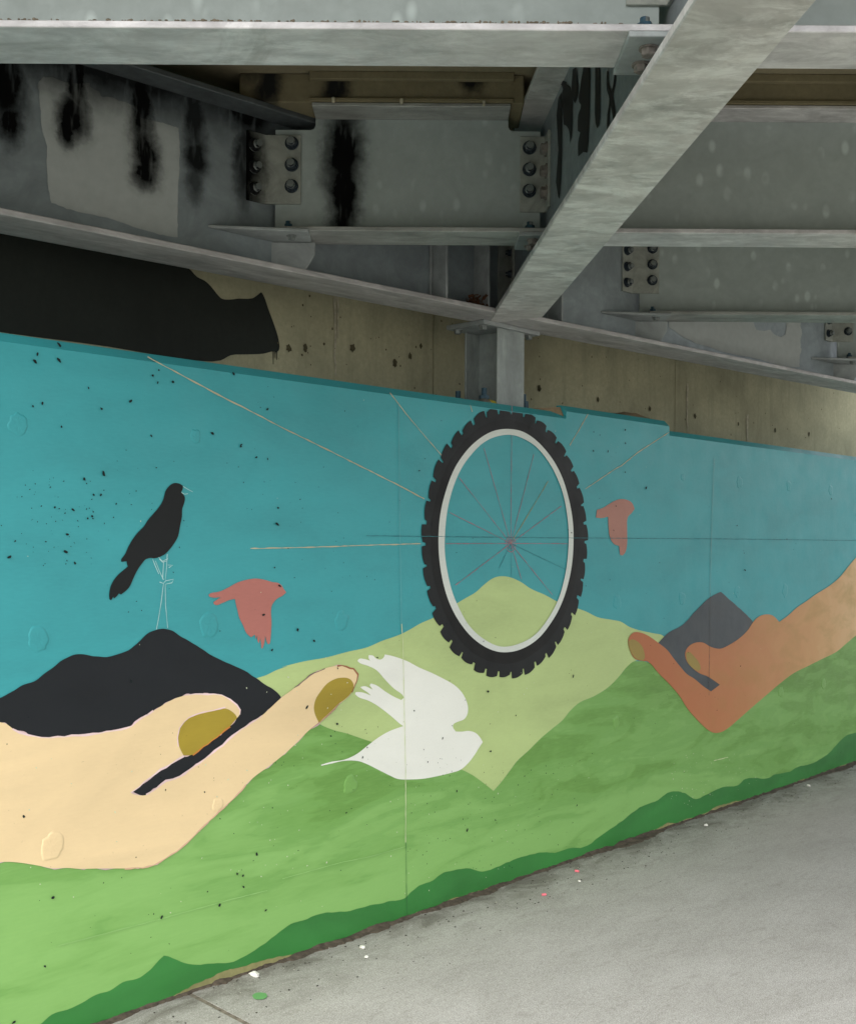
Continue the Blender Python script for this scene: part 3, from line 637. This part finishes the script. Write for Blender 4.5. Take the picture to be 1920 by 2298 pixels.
for x, y0, y1, wd in ((752, 655, 845, 6), (758, 660, 760, 4), (1541, 860, 970, 4), (1676, 930, 1000, 5)):
    pts = [(x + 3 * noise.noise((k * .6, x, 0)) - wd / 2 * (1 - .6 * k / 8), y0 + (y1 - y0) * k / 8) for k in range(9)]
    pts += [(p[0] + wd * (1 - .5 * (8 - i) / 8), p[1]) for i, p in enumerate(reversed(pts))]
    bsheet('lime_streak', pts, LIME, .004, back, False)

# ================================================================== deck
DECKM = concrete('deck_concrete', (140, 132, 108), .2, .5)
deck = thing('bridge_deck', 'shadowed concrete deck underside showing between the steel beams', 'bridge deck')
def deck_slab():
    bm = bmesh.new(); wl = lambda u, y: WALL.m @ Vector((u, y, 0))
    pts = [wl(-3.2, YB + .25), wl(6.2, YB + .25), Vector((4.7, 5.0, 0)), Vector((4.2, 1.55, 0)), Vector((-2.75, 1.55, 0))]
    A = [bm.verts.new((p.x, p.y, HDECK)) for p in pts]; B = [bm.verts.new((p.x, p.y, HDECK + .24)) for p in pts]
    bm.faces.new(A); bm.faces.new(B)
    for i in range(5): bm.faces.new((A[i], B[i], B[(i + 1) % 5], A[(i + 1) % 5]))
    bmesh.ops.recalc_face_normals(bm, faces=bm.faces[:]); return obj('slab', bm, DECKM, deck)
deck_slab()

# ================================================================== steel
BOLT = plain('bolt_steel', (128, 134, 132), .45, .3, 60, .4)
NUT = plain('nut_dark', (50, 60, 68), .45, .3, 60, .3)
BLUE = plain('nut_blue', (44, 76, 92), .5, .3, 60, .1)
RUSTY = plain('bolt_weathered', (128, 122, 116), .7, .3, 60, .2)
def cyl(bm, r, z0, z1, seg, r2=None, rot=0):
    g = bmesh.ops.create_cone(bm, cap_ends=True, segments=seg, radius1=r, radius2=r if r2 is None else r2, depth=z1 - z0)
    bmesh.ops.transform(bm, matrix=Matrix.Translation((0, 0, (z0 + z1) / 2)) @ Matrix.Rotation(rot, 4, 'Z'), verts=g['verts'])
def bolt_mesh(kind, mat):
    bm = bmesh.new()
    def part(idx, *a):
        n0 = len(bm.faces); cyl(bm, *a); bm.faces.ensure_lookup_table()
        for f in bm.faces[n0:]: f.material_index = idx
    if kind == 'nut':        # washer, hexagon nut, thread end
        part(1, .0195, 0, .003, 20); part(0, .0165, .0015, .017, 6, .0162, .2); part(0, .0140, .0165, .0185, 16, .0115); part(1, .0108, .01, .029, 14, .010)
    else:                    # washer, hexagon head with a rounded crown
        part(0, .022, 0, .004, 20); part(0, .0175, .0035, .017, 6, .0172, .35); part(0, .0155, .0165, .019, 18, .0125)
    me = bpy.data.meshes.new('bolt_' + kind); bm.to_mesh(me); bm.free(); me.materials.append(mat); me.materials.append(BOLT); return me
_bm = {}
def bolt(kind, mat, loc, axis, parent, scale=1.0, name='bolt'):
    key = (kind, mat.name)
    if key not in _bm: _bm[key] = bolt_mesh(kind, mat)
    o = bpy.data.objects.new(name, _bm[key]); COL.objects.link(o); o.parent = parent
    o.matrix_local = Matrix.Translation(loc) @ Vector(axis).to_track_quat('Z', 'Y').to_matrix().to_4x4() @ Matrix.Rotation(random.uniform(0, 1), 4, 'Z') @ Matrix.Scale(scale, 4)
    return o

# --- edge girder (along the wall)
def eh(x, y, off=-.006): return EG.hit(x, y, off)
def eblob(k, x, y, rx, ry, s):
    c = R(k, [(x, y)])[0]; a = eh(*c); b = eh(c[0] + rx / 2.507, c[1]); d = eh(c[0], c[1] + ry / 2.507)
    return (a[0], a[1], abs(b[0] - a[0]), abs(d[1] - a[1]), s)
EB = [eblob('z1', 40, 460, 200, 480, 1), eblob('z1', 60, 690, 140, 230, 1), eblob('z1', -190, 450, 220, 520, 1), eblob('z1', 440, 460, 130, 420, 1), eblob('z1', 405, 655, 160, 240, 1), eblob('z1', 375, 730, 90, 170, 1),
      eblob('z1', 795, 560, 120, 560, 1), eblob('z1', 810, 850, 125, 270, 1), eblob('z1', 818, 965, 125, 170, 1), eblob('z1', 1095, 600, 130, 520, .95), eblob('z1', 1105, 880, 115, 230, .97), eblob('z1', 1095, 1030, 90, 190, .8),
      eblob('z1', 1400, 620, 290, 290, 1), eblob('z1', 450, 290, 1900, 400, .97), eblob('z1', 640, 420, 650, 260, .6), eblob('z1', 1370, 900, 90, 460, .9)]
EWEB = steel('girder_web_steel', (148, 158, 162), EB, .12, rough=.42, contrast=.7)
EFL = steel('girder_flange_steel', (180, 178, 177), None, .4, streak=(1.2, 5, 5), contrast=1.3)
STIFF = steel('stiffener_steel', (160, 166, 166), None, .2)
edge = thing('edge_girder', 'long steel girder above the mural streaked with black spray paint', 'girder', EG.m)
S0, S1 = -3.3, 6.0; BF = .115; TFL = .022
box('web', S0, S1, -.006, .006, H0 + TFL + .0005, H0 + .66, EWEB, edge, 0)
box('bottom_flange', S0, S1, -BF, BF, H0, H0 + TFL, EFL, edge, .003)
box('top_flange', S0, S1, -BF, BF, H0 + .60, H0 + .60 + TFL, steel('sprayed_flange_steel', (84, 90, 92), None, .2), edge, .003)['label'] = 'top flange blackened by spray paint'
# painted-over grey patch
pp = R('z1', [(215, 465), (245, 432), (300, 436), (370, 462), (440, 470), (505, 465), (510, 490), (560, 520), (575, 545), (620, 545), (700, 575), (770, 600), (790, 660), (860, 680), (930, 695), (1005, 720), (1012, 800), (1010, 950), (1000, 1100), (1000, 1250), (1000, 1335), (900, 1318), (800, 1290), (600, 1225), (400, 1180), (290, 1140), (272, 1050), (265, 900), (262, 800), (240, 740), (228, 600)])
def esheet(name, pts, mat, off, n=2):
    P = smooth_pts(pts, True, 5, 25); bm = bmesh.new()
    P = [(x + 2.2 * noise.noise((x * .11, y * .11, 3)) + 1.2 * noise.noise((x * .4, y * .4, 8)), y + 2.2 * noise.noise((x * .11, y * .11, 5)) + 1.2 * noise.noise((x * .4, y * .4, 1))) for x, y in P]
    f = bm.faces.new([bm.verts.new((a, -.006 - off, b)) for a, b in [eh(x, y, -.006 - off) for x, y in P]]); f.normal_update()
    if f.normal.y > 0: f.normal_flip()
    bmesh.ops.triangulate(bm, faces=[f]); return obj(name, bm, mat, edge)
GREYP = steel('grey_cover_paint', (180, 186, 184), EB, .0, rough=.6, metal=0.0, contrast=.15)
esheet('grey_paint_patch', pp, GREYP, .002)['label'] = 'flat light grey paint patch over the drips'
GP2 = steel('grey_cover_paint_right', (178, 184, 182), None, .05, rough=.55, metal=0.0, contrast=.2)
fx = lambda pts: [(1680 + a / 7.31, 660 + b / 7.31) for a, b in pts]
esheet('grey_paint_patch', [(1500, 735), (1500, 712), (1690, 712)] + fx([(60, 440), (110, 590), (250, 600), (350, 590), (400, 640), (450, 690), (520, 700), (600, 670), (612, 440), (840, 440), (845, 560), (860, 600), (845, 850), (860, 900), (835, 1000), (825, 1200), (600, 1190), (200, 1080)]) + [(1560, 770)], GP2, .002)['label'] = 'pale grey paint patch near the right end'
def stiff(s, w_=.105, t=.012, z1=None):
    return box('stiffener', s - t / 2, s + t / 2, -w_, -.0065, H0 + TFL + .001, (z1 or H0 + .599), STIFF, edge, .002)
for px in (1003, 1098, 1262):
    stiff(EG.hit(px, 640, -.105)[0])
stiff(EG.hit(885 * 1.094, 600, -.02)[0], .02, .01)
bm = bmesh.new()
sl = EG.hit(1075, 690, -.06)[0]
for _ in range(70):
    mt = Matrix.Translation((sl + random.gauss(-.02, .028), -.06 + random.gauss(0, .02), H0 + TFL + abs(random.gauss(.004, .018)))) @ Matrix.Rotation(random.uniform(0, 6), 4, Vector((random.random(), random.random(), random.random() + .01)))
    add_box(bm, -.013, .013, -.006, .006, -.0008, .0008, 0, mt)
o = obj('dry_leaves', bm, plain('dry_leaf', (92, 60, 40), .9, .4), None); o.matrix_world = EG.m
o['kind'] = 'stuff'; tag(o, 'small pile of dry brown leaves caught on the girder flange above the post', 'leaves')

# --- cross girder (towards the viewer)
gdir = Vector((-GS, -1, 0)).normalized()            # from the node towards the viewer
GG = Matrix.Translation(NODE) @ Matrix.Rotation(math.atan2(gdir.y, gdir.x), 4, 'Z')   # local x towards the viewer, local +y to the right in the photo
GGI = GG.inverted()
crossg = thing('cross_girder', 'wide bright steel girder running overhead from the support post towards the viewer', 'girder', GG)
GFL = steel('cross_flange_steel', (200, 197, 194), None, .45, streak=(2.6, 1.2, 1), contrast=1.3, rough=.42, wisp=.6)
GWEB = steel('cross_web_steel', (142, 150, 154), None, .15, contrast=.6)
GL = 3.65
GT = H0 - .003
prism('bottom_flange', [(-.02, -.114), (GL, -.114), (GL, .114), (.17, .114)], GT, GT + .024, GFL, crossg, 'z', .003)
box('web', .03, GL, -.006, .006, GT + .0245, HT + .02, GWEB, crossg, 0)
box('top_flange', .10, GL, -.114, .114, HT + .021, HT + .041, GFL, crossg, .003)
# sprayed strokes on its web
def gh(x, y, off=-.0085):
    d = ray(x, y); p0 = Vector((0, 0, EYE)); a = GGI @ p0; b = (GGI.to_3x3() @ d); t = (off - a.y) / b.y; q = a + b * t; return (q.x, q.z)
SPR = plain('spray_black', (20, 22, 23), .6, .2, 20)
z3 = lambda pts: [(1120 + a / 5.527, 120 + b / 5.527) for a, b in pts]
for st in ([(728, 560), (770, 480), (775, 900), (765, 1500), (745, 1800), (728, 1780), (730, 1200)], [(790, 420), (830, 380), (880, 420), (905, 700), (890, 1050), (875, 1110), (862, 960), (830, 900), (795, 880), (785, 700)],
           [(905, 200), (950, 170), (975, 500), (940, 620), (905, 560)], [(1040, 170), (1125, 170), (1120, 600), (1105, 1000), (1085, 1230), (1040, 1220), (975, 1280), (975, 1100), (1000, 980), (970, 960), (975, 760), (1010, 640), (985, 600), (1000, 420)],
           [(1185, 160), (1245, 160), (1245, 600), (1235, 880), (1210, 930), (1190, 860), (1185, 500)], [(1330, 220), (1352, 220), (1356, 380), (1385, 470), (1410, 380), (1422, 225), (1446, 225), (1432, 400), (1405, 530), (1425, 640), (1435, 830), (1405, 900), (1400, 760), (1375, 640), (1360, 760), (1352, 980), (1330, 1010), (1335, 760), (1360, 560), (1330, 450)],
           [(460, 300), (760, 330), (830, 350), (825, 460), (790, 460), (770, 390), (470, 330)], [(430, 400), (700, 420), (700, 440), (430, 425)]):
    q = [gh(x, y) for x, y in smooth_pts(z3(st), True, 3)]
    bm = bmesh.new(); f = bm.faces.new([bm.verts.new((a, -.0085, b)) for a, b in q if True]); f.normal_update()
    if f.normal.y > 0: f.normal_flip()
    bmesh.ops.triangulate(bm, faces=[f]); obj('spray_stroke', bm, SPR, crossg)

# --- diaphragm beams
DWEB = steel('beam_web_steel', (168, 178, 175), None, .10, flake=.75, contrast=.35, rough=.52, metal=.1)
DFL = steel('beam_flange_steel', (203, 201, 202), None, .45, streak=(1.6, 4, 4), contrast=1.2, wisp=.38)
DFL2 = steel('beam_flange_weathered', (160, 162, 158), None, .6, streak=(1.0, 4, 4), contrast=1.3)
ANG = steel('angle_steel', (166, 170, 162), None, .3, streak=(4, 4, 4), contrast=1.0)
ANG2 = steel('angle_steel_spray_shade', (166, 170, 162), [(-.715, EYE + 1.45, .11, .6, 1.0)], .3, streak=(4, 4, 4))  # left leg blackened by spray and by shade put into the colour
HAUNCH = concrete('haunch_concrete', (128, 120, 94), .15, .5)
BOLTZ = (EYE + 1.527, EYE + 1.443, EYE + 1.360)
def web_poly(xa, xb, cope_a, cope_b):
    """web with the notches cut at its upper corners to clear the girder flanges"""
    z0, z1 = HD + .0175, HT
    p = [(xa, z0), (xb, z0)]
    cz = HT - .042
    def cope(x, s, w):
        r = .018; e = x + s * w
        return [(x, cz), (e - s * r, cz), (e - s * r * .3, cz + r * .3), (e, cz + r), (e, z1)]
    p += cope(xb, -1, cope_b) if cope_b else [(xb, z1)]
    p += list(reversed(cope(xa, 1, cope_a))) if cope_a else [(xa, z1)]
    return p
def angle(parent, corner, d1, d2, z0, z1, l1=.095, l2=.085, t=.010, mat=None):
    """rolled angle standing upright: one leg along d1 (on the beam web), one along d2 (on the girder web)"""
    c = Vector((*corner, 0)); d1, d2 = Vector((*d1, 0)), Vector((*d2, 0))
    cr = d1.x * d2.y - d1.y * d2.x
    # inside offsets
    n1 = (d2 - d1 * d1.dot(d2)).normalized(); n2 = (d1 - d2 * d1.dot(d2)).normalized()
    sn = abs(cr)
    inner = c + (d1 * (t / sn) + d2 * (t / sn))
    pts = [c, c + d1 * l1, c + d1 * l1 + n1 * t, inner, c + d2 * l2 + n2 * t, c + d2 * l2]
    o = prism('connection_angle', [(p.x, p.y) for p in pts], z0, z1, mat or ANG, parent, 'z', .0015)
    return o, n1, n2
def blob_d(px, py, rx, ry, s, z):
    k = z / F; d = ray(px, py)
    return (d.x * z, EYE + d.z * z, rx * k, ry * k, s)
def beam(label, yc, xa, xb, left, right, flm, webm=None, haunch=None, wd=.2, group='cross beams between the girders'):
    t = thing('cross_beam', label, 'beam', Matrix.Identity(4), group)
    ca = {'E': .155, 'G': .125, None: 0}[left]; cb = {'E': .14, 'G': .125, None: 0}[right]
    w_ = prism('web', web_poly(xa, xb, ca, cb), yc - .005, yc + .005, webm or DWEB, t)
    y0, y1 = yc - wd / 2, yc + wd / 2
    fa = xa + (.0 if left is None else .03) ; fb = xb - (0 if right is None else -.02)
    if left == 'E': fa = ex(y1) + .02
    prism('bottom_flange', [(fa, y0), (fb, y0), (fb, y1), (fa if left != 'E' else ex(y1) + .03, y1)] if left != 'E' else [(ex(y0) + .19, y0), (fb, y0), (fb, y1), (ex(y1) + .06, y1)], HD, HD + .017, flm, t, 'z', .002)
    box('top_flange', xa + ca, xb - cb, yc - .14, yc + .1, HT + .0005, HT + .014, flm, t, .002)
    # concrete haunch with its form strips, cast on the top flange
    box('haunch', xa + (ca - .02 if left != 'E' else -.12), xb - cb + .05, yc - .135, yc + .12, HT + .0145, HDECK - .0005, haunch or HAUNCH, t, .004)
    box('form_strip', xa + ca - .01, xb - cb + .01, yc - .147, yc - .1355, HT + .016, HT + .030, HAUNCH, t, .002)
    box('form_strip', xa + ca - .01, xb - cb + .01, yc - .160, yc - .1355, HDECK - .030, HDECK - .001, HAUNCH, t, .002)
    for side, x in (('L', xa), ('R', xb)):
        kind = left if side == 'L' else right
        if kind is None: continue
        sg = 1 if side == 'L' else -1
        yf = yc - .0055
        if kind == 'E':
            d2 = (-math.sin(EG.th), -math.cos(EG.th)); off = .0065 / math.cos(EG.th)
            cx = ex(yf) + off
        else:
            d2 = (-GS * sg * 0 + .068, -1.0); n_ = math.hypot(*d2); d2 = (d2[0] / n_, d2[1] / n_)
            cx = gx(yf) + sg * .0065
        zlo, zhi = EYE + 1.292, EYE + 1.560
        if side == 'R': zlo = EYE + 1.267
        L1 = .142 if kind == 'E' else .105
        a, n1, n2 = angle(t, (cx, yf), (sg, 0), d2, zlo, zhi, L1, mat=ANG2 if (webm and side == 'L') else None)
        for z in BOLTZ:
            zz = z - (.012 if side == 'R' else 0)
            bolt('nut', NUT, (cx + sg * (L1 - .036), yf - .0102, zz), (0, -1, 0), a, 1.38)
            p = Vector((cx, yf, 0)) + Vector((*d2, 0)) * .055 + Vector((n2.x, n2.y, 0)) * .0102
            bolt('head' if side == 'R' else 'nut', RUSTY if side == 'R' else (SPR if webm else NUT), (p.x, p.y, zz - .02), (n2.x, n2.y, 0), a, 1.3)
        # horizontal gusset under the bottom flange
        if kind == 'E':
            A = yc - .175; pts = [(ex(A) + .012, A), (cx + .185, y0 - .030), (cx + .18, y1 - .06), (ex(y1) + .012, y1)]
            gp = prism('gusset_plate', pts, HD - .0125, HD - .0005, STIFF, t, 'z', .002)
            prism('stiffener_plate', [(cx - .004, H0 + TFL + .001), (cx + .158, H0 + TFL + .001), (cx + .195, HD - .06), (cx + .195, HD - .0135), (cx - .004, HD - .0135)], yc + .018, yc + .030, STIFF, t, 'y', .002)
            bolt('head', BOLT, (cx + .115, yc - .075, HD - .0128), (0, 0, -1), gp, .9)
            bolt('nut', BLUE, (cx + .10, yc - .06, HD + .0172), (0, 0, 1), gp, 1.0, 'nut')
        else:
            e = gx(yc) + sg * .12; wx = gx(yc) + sg * .008
            gp = prism('gusset_plate', [(wx, y0 - .004), (e, y0 - .004), (e + .002 * sg, y1 + .01), (wx, y1 + .01)], HD - .0145, HD - .0005, STIFF, t, 'z', .002)
            for dy in (-.045, .045):
                bolt('head', RUSTY, (gx(yc) + sg * .064, yc + dy, HD - .0148), (0, 0, -1), gp, 1.05)
            bolt('nut', BLUE, (gx(yc) + sg * .075, yc - .055, HD + .0172), (0, 0, 1), gp, 1.15, 'nut')
    return t
def sprayed_haunch():
    m = NT(HAUNCH.copy()); b = m.b; src = b.inputs['Base Color'].links[0].from_socket
    k = spray_mask(m, [blob_d(752, 190, 50, 90, 1, 4.205), blob_d(600, 190, 46, 110, 1, 4.205), blob_d(1060, 185, 42, 50, 1, 4.205), blob_d(1100, 160, 90, 26, 1, 4.205), blob_d(560, 150, 60, 60, .8, 4.205)])
    m.l(m.mix(k, src, lin((18, 19, 18))), b.inputs['Base Color']); return m.m
HAUNCH2 = sprayed_haunch()
Y1, Y2, Y3, Y4 = 2.656, 4.338, 5.868, 7.26
XE = 4.1
def gweb(y, s): return gx(y) + s * .032
DW2 = steel('beam_web_sprayed', (168, 178, 175), [blob_d(770, 340, 78, 230, 1, 4.335), blob_d(772, 430, 62, 260, 1, 4.335), blob_d(765, 520, 50, 110, 1, 4.335)], .10, flake=.5, contrast=.35, rough=.52, metal=.1)
B1 = beam('pale steel beam crossing the very top left, nearest the viewer', Y1, ex(Y1) + .045, gweb(Y1, -1), 'E', 'G', DFL)
beam('pale steel beam at the top right corner, nearest the viewer, beyond the cross girder', Y1, gweb(Y1, 1), XE, 'G', None, DFL)
B2 = beam('steel beam with a black spray streak bolted between the edge girder and the cross girder', Y2, ex(Y2) + .045, gweb(Y2, -1), 'E', 'G', DFL2, DW2, HAUNCH2)
beam('broad grey steel beam at upper right with a bright lower flange', Y2, gweb(Y2, 1), XE, 'G', None, DFL)
beam('grey steel beam at right starting from a six-bolt angle on the edge girder', Y3, ex(Y3) + .045, XE, 'E', None, DFL2)
beam('farthest small steel beam at the right margin with a four-bolt angle in view', Y4, ex(Y4) + .045, XE, 'E', None, DFL2)
bm = bmesh.new(); rn = random.Random(11)
for _ in range(230):
    x = rn.uniform(-1.6, .44) if rn.random() < .8 else rn.choice((-1.0, -.45, .1, .25)) + rn.gauss(0, .05)
    if x > .45: continue
    r = rn.uniform(.0012, .0035); g_ = bmesh.ops.create_icosphere(bm, subdivisions=1, radius=r)
    bmesh.ops.transform(bm, matrix=Matrix.Translation((x, Y1 - .1 + abs(rn.gauss(.001, .004)), HD + .0175 + r * .4)) @ Matrix.Diagonal((rn.uniform(.8, 2.2), 1, rn.uniform(.6, 1.5), 1)), verts=g_['verts'])
o = obj('flange_dirt', bm, plain('rusty_dirt', (120, 112, 98), .95, .4), B1); o['kind'] = 'stuff'
for px, py in ((748, 226), (901, 229), (1085, 234)):
    d = ray(px, py) * (Y2 - .147); box('form_clip', d.x - .006, d.x + .006, Y2 - .162, Y2 - .1475, EYE + d.z - .010, EYE + d.z + .010, LIME, B2, .003)
# girder-to-girder connection angle
a, n1, n2 = angle(crossg, (.012, -.007), (1, 0), tuple((GGI.to_3x3() @ (EG.u * -1)).xy.normalized()), HD - .08, HD + .36, .09, .10)
for z in (HD - .03, HD + .07, HD + .17, HD + .27):
    bolt('nut', NUT, (.06, -.0175, z), (0, -1, 0), a)

# --- support post
post = thing('support_post', 'short steel post with a bolted cap plate holding up the girders behind the wall top', 'post', WALL.m)
pu0, pu1 = WALL.hit(1116, 800, .10)[0], WALL.hit(1176, 800, .10)[0]
PT = H0 - .0225; PB = VT[0] - .035
PST = steel('post_steel', (150, 158, 156), None, .35, streak=(3, 3, 1.5), contrast=.9)
pcx = (pu0 + pu1) / 2
box('flange', pu0, pu1, .10, .11, PB, PT, PST, post, .002)
box('flange', pu0, pu1, .30, .31, PB, PT, PST, post, .002)
box('web', pcx - .004, pcx + .004, .1105, .2995, PB, PT, PST, post, 0)
box('cap_plate', pu0 - .11, pu1 + .11, .09, .33, H0 - .022, H0 - .001, STIFF, post, .002)
box('base_plate', pu0 - .09, pu1 + .09, .085, .34, VT[0] - .058, PB - .0005, PST, post, .002)
for u in (pu0 - .07, pu1 + .07):
    for yy in (.13, .29): bolt('head', BOLT, (u, yy, H0 - .0222), (0, 0, -1), post, 1.05)
for u in (pu0 - .055, pu1 + .04):
    for yy in (.135, .30):
        bm = bmesh.new(); cyl(bm, .024, 0, .035, 6); cyl(bm, .024, .0355, .07, 6, None, .3); cyl(bm, .024, .0705, .115, 6, None, .6); cyl(bm, .013, .10, .15, 12)
        o = obj('anchor_nut', bm, BLUE, post); o.location = (u, yy, PB)
# can lying beside the post
def can():
    o = thing('tin_can', 'small can with a yellow label lying on the wall top beside the post', 'can', WALL.m @ Matrix.Translation((WALL.hit(1096, 893, .12)[0], .12, VT[0] + .028)) @ Matrix.Rotation(math.radians(12), 4, 'Z'))
    def lathe(name, prof, mat):
        bm = bmesh.new(); n = 24; rows = []
        for x, r in prof: rows.append([bm.verts.new((x, r * math.cos(2 * math.pi * i / n), r * math.sin(2 * math.pi * i / n))) for i in range(n)])
        for a, b in zip(rows, rows[1:]):
            for i in range(n): bm.faces.new((a[i], a[(i + 1) % n], b[(i + 1) % n], b[i]))
        if prof[0][1] > 0.001: bm.faces.new(rows[0][::-1])
        bm.faces.new(rows[-1]); bmesh.ops.recalc_face_normals(bm, faces=bm.faces[:]); return obj(name, bm, mat, o, True)
    lathe('can_body', [(-.06, .030), (-.058, .033), (-.05, .033), (.05, .033), (.058, .033), (.06, .030)], plain('tin', (150, 146, 136), .3, .1, 30, .8))
    lathe('label_band', [(-.022, .0336), (.03, .0336)], plain('can_label', (190, 172, 40), .5, .25, 40))
can()

# ================================================================== dirt and litter on the path
def dirt_strip():
    bm = bmesh.new(); G = []; u = -3.2; nj = 7
    while u < 7.0:
        wd = .012 + .085 * max(0, noise.noise((u * 1.5, 7, 2)) + .12) + .018 * noise.noise((u * 9, 7, 4)) + .014 * noise.noise((u * 45, 7, 9)); wd = max(.004, wd)
        row = []
        for j in range(nj):
            b = j / (nj - 1); h = .016 * (1 - b) ** .8 * (.7 + .8 * noise.noise((u * 14, b * 3, 1))) + .004 * noise.noise((u * 50, b * 8, 3)) * (1 - b)
            row.append(bm.verts.new((u, .006 - (wd + .012) * b, max(-.004, h) if j < nj - 1 else -.004)))
        G.append(row); u += .014
    for A, B in zip(G, G[1:]):
        for j in range(nj - 1): bm.faces.new((A[j], A[j + 1], B[j + 1], B[j]))
    bmesh.ops.recalc_face_normals(bm, faces=bm.faces[:])
    if sum(f.normal.z for f in bm.faces) < 0: bmesh.ops.reverse_faces(bm, faces=bm.faces[:])
    return obj('soil_line', bm, SOIL)
o = dirt_strip(); o.matrix_world = WALL.m; o['kind'] = 'stuff'; tag(o, 'dark line of soil gathered along the foot of the mural wall', 'soil')
def crumbs(name, n, rmin, rmax, dmax, mats, seed):
    rn = random.Random(seed); bm = bmesh.new()
    for _ in range(n):
        u = rn.uniform(-2.6, 6.5); d = abs(rn.gauss(0, dmax)); r = rn.uniform(rmin, rmax) * (1 if d < .3 else .7)
        g_ = bmesh.ops.create_icosphere(bm, subdivisions=1, radius=r)
        for v in g_['verts']: v.co *= rn.uniform(.7, 1.2)
        bmesh.ops.transform(bm, matrix=Matrix.Translation((u, -.03 - d, r * .35)) @ Matrix.Diagonal((rn.uniform(.7, 1.6), rn.uniform(.7, 1.4), .6, 1)), verts=g_['verts'])
    o = obj(name, bm, mats); o.matrix_world = WALL.m; o['kind'] = 'stuff'; return o
tag(crumbs('dark_grit', 620, .001, .0042, .2, plain('grit_dark', (62, 58, 52), .95, .4), 3), 'dark grit scattered over the path beside the wall', 'grit')
tag(crumbs('pale_grit', 260, .001, .0036, .6, plain('grit_pale', (178, 174, 162), .9, .3), 5), 'pale grit scattered over the path', 'grit')
def litter(name, label, cat, px, py, mat, size, kind='chip', group=None):
    p = ground_pt(px, py); bm = bmesh.new(); rn = random.Random(int(px * 7 + py))
    if kind == 'chalk':
        g_ = bmesh.ops.create_cone(bm, cap_ends=True, segments=12, radius1=size * .42, radius2=size * .38, depth=size * 1.5)
        bmesh.ops.rotate(bm, verts=bm.verts[:], matrix=Matrix.Rotation(math.pi / 2, 3, 'X')); zz = size * .4
    else:
        g_ = bmesh.ops.create_icosphere(bm, subdivisions=2, radius=size)
        for v in g_['verts']: v.co = Vector((v.co.x * 1.2, v.co.y * .9, v.co.z * .55)) * (1 + .45 * noise.noise(v.co * (1.6 / size) + Vector((px, 0, 0))))
        zz = size * .35
    o = obj(name, bm, mat); o.location = (p.x, p.y, zz); o.rotation_euler.z = rn.uniform(0, 3); tag(o, label, cat, group); return o
PNK, WPAP = plain('pink_chalk', (232, 118, 130), .9, .1), plain('white_scrap', (226, 224, 216), .85, .1)
litter('chalk_stub', 'pink chalk stub lying nearer the wall foot below the wheel', 'chalk', 1294, 1957, PNK, .013, 'chalk', 'chalk stubs on the path')
litter('chalk_stub', 'pink chalk stub lying farther out on the path, left of the other', 'chalk', 1220, 2010, PNK, .013, 'chalk', 'chalk stubs on the path')
litter('paper_scrap', 'crumpled white paper scrap at the wall foot beside the slab joint', 'paper scrap', 571, 2190, WPAP, .017)
litter('paper_scrap', 'white scrap on the path below the pale form joint', 'paper scrap', 813, 2127, WPAP, .011)
litter('pebble', 'white pebble just in front of the scrap below the pale form joint', 'pebble', 822, 2149, WPAP, .008)
litter('pebble', 'white pebble at the wall foot below the terracotta hand', 'pebble', 1583, 1853, WPAP, .011)
litter('pebble', 'small white pebble beside the upper pink chalk stub', 'pebble', 1299, 1978, WPAP, .007)
litter('pebble', 'whitish pebble at the far end of the wall foot', 'pebble', 1813, 1764, WPAP, .012)
def flatshape(name, label, cat, pts, mat, z):
    q = [ground_pt(*p) for p in smooth_pts(pts)]; bm = bmesh.new(); f = bm.faces.new([bm.verts.new((p.x, p.y, z)) for p in q]); f.normal_update()
    if f.normal.z < 0: f.normal_flip()
    o = obj(name, bm, mat); tag(o, label, cat); return o
flatshape('paint_spill', 'small green paint spot on the path near the slab joint', 'paint spot', [(566, 2236), (572, 2231), (585, 2229), (597, 2231), (600, 2238), (594, 2243), (580, 2245), (570, 2243)], paint((92, 146, 88), .15, .8), .003)
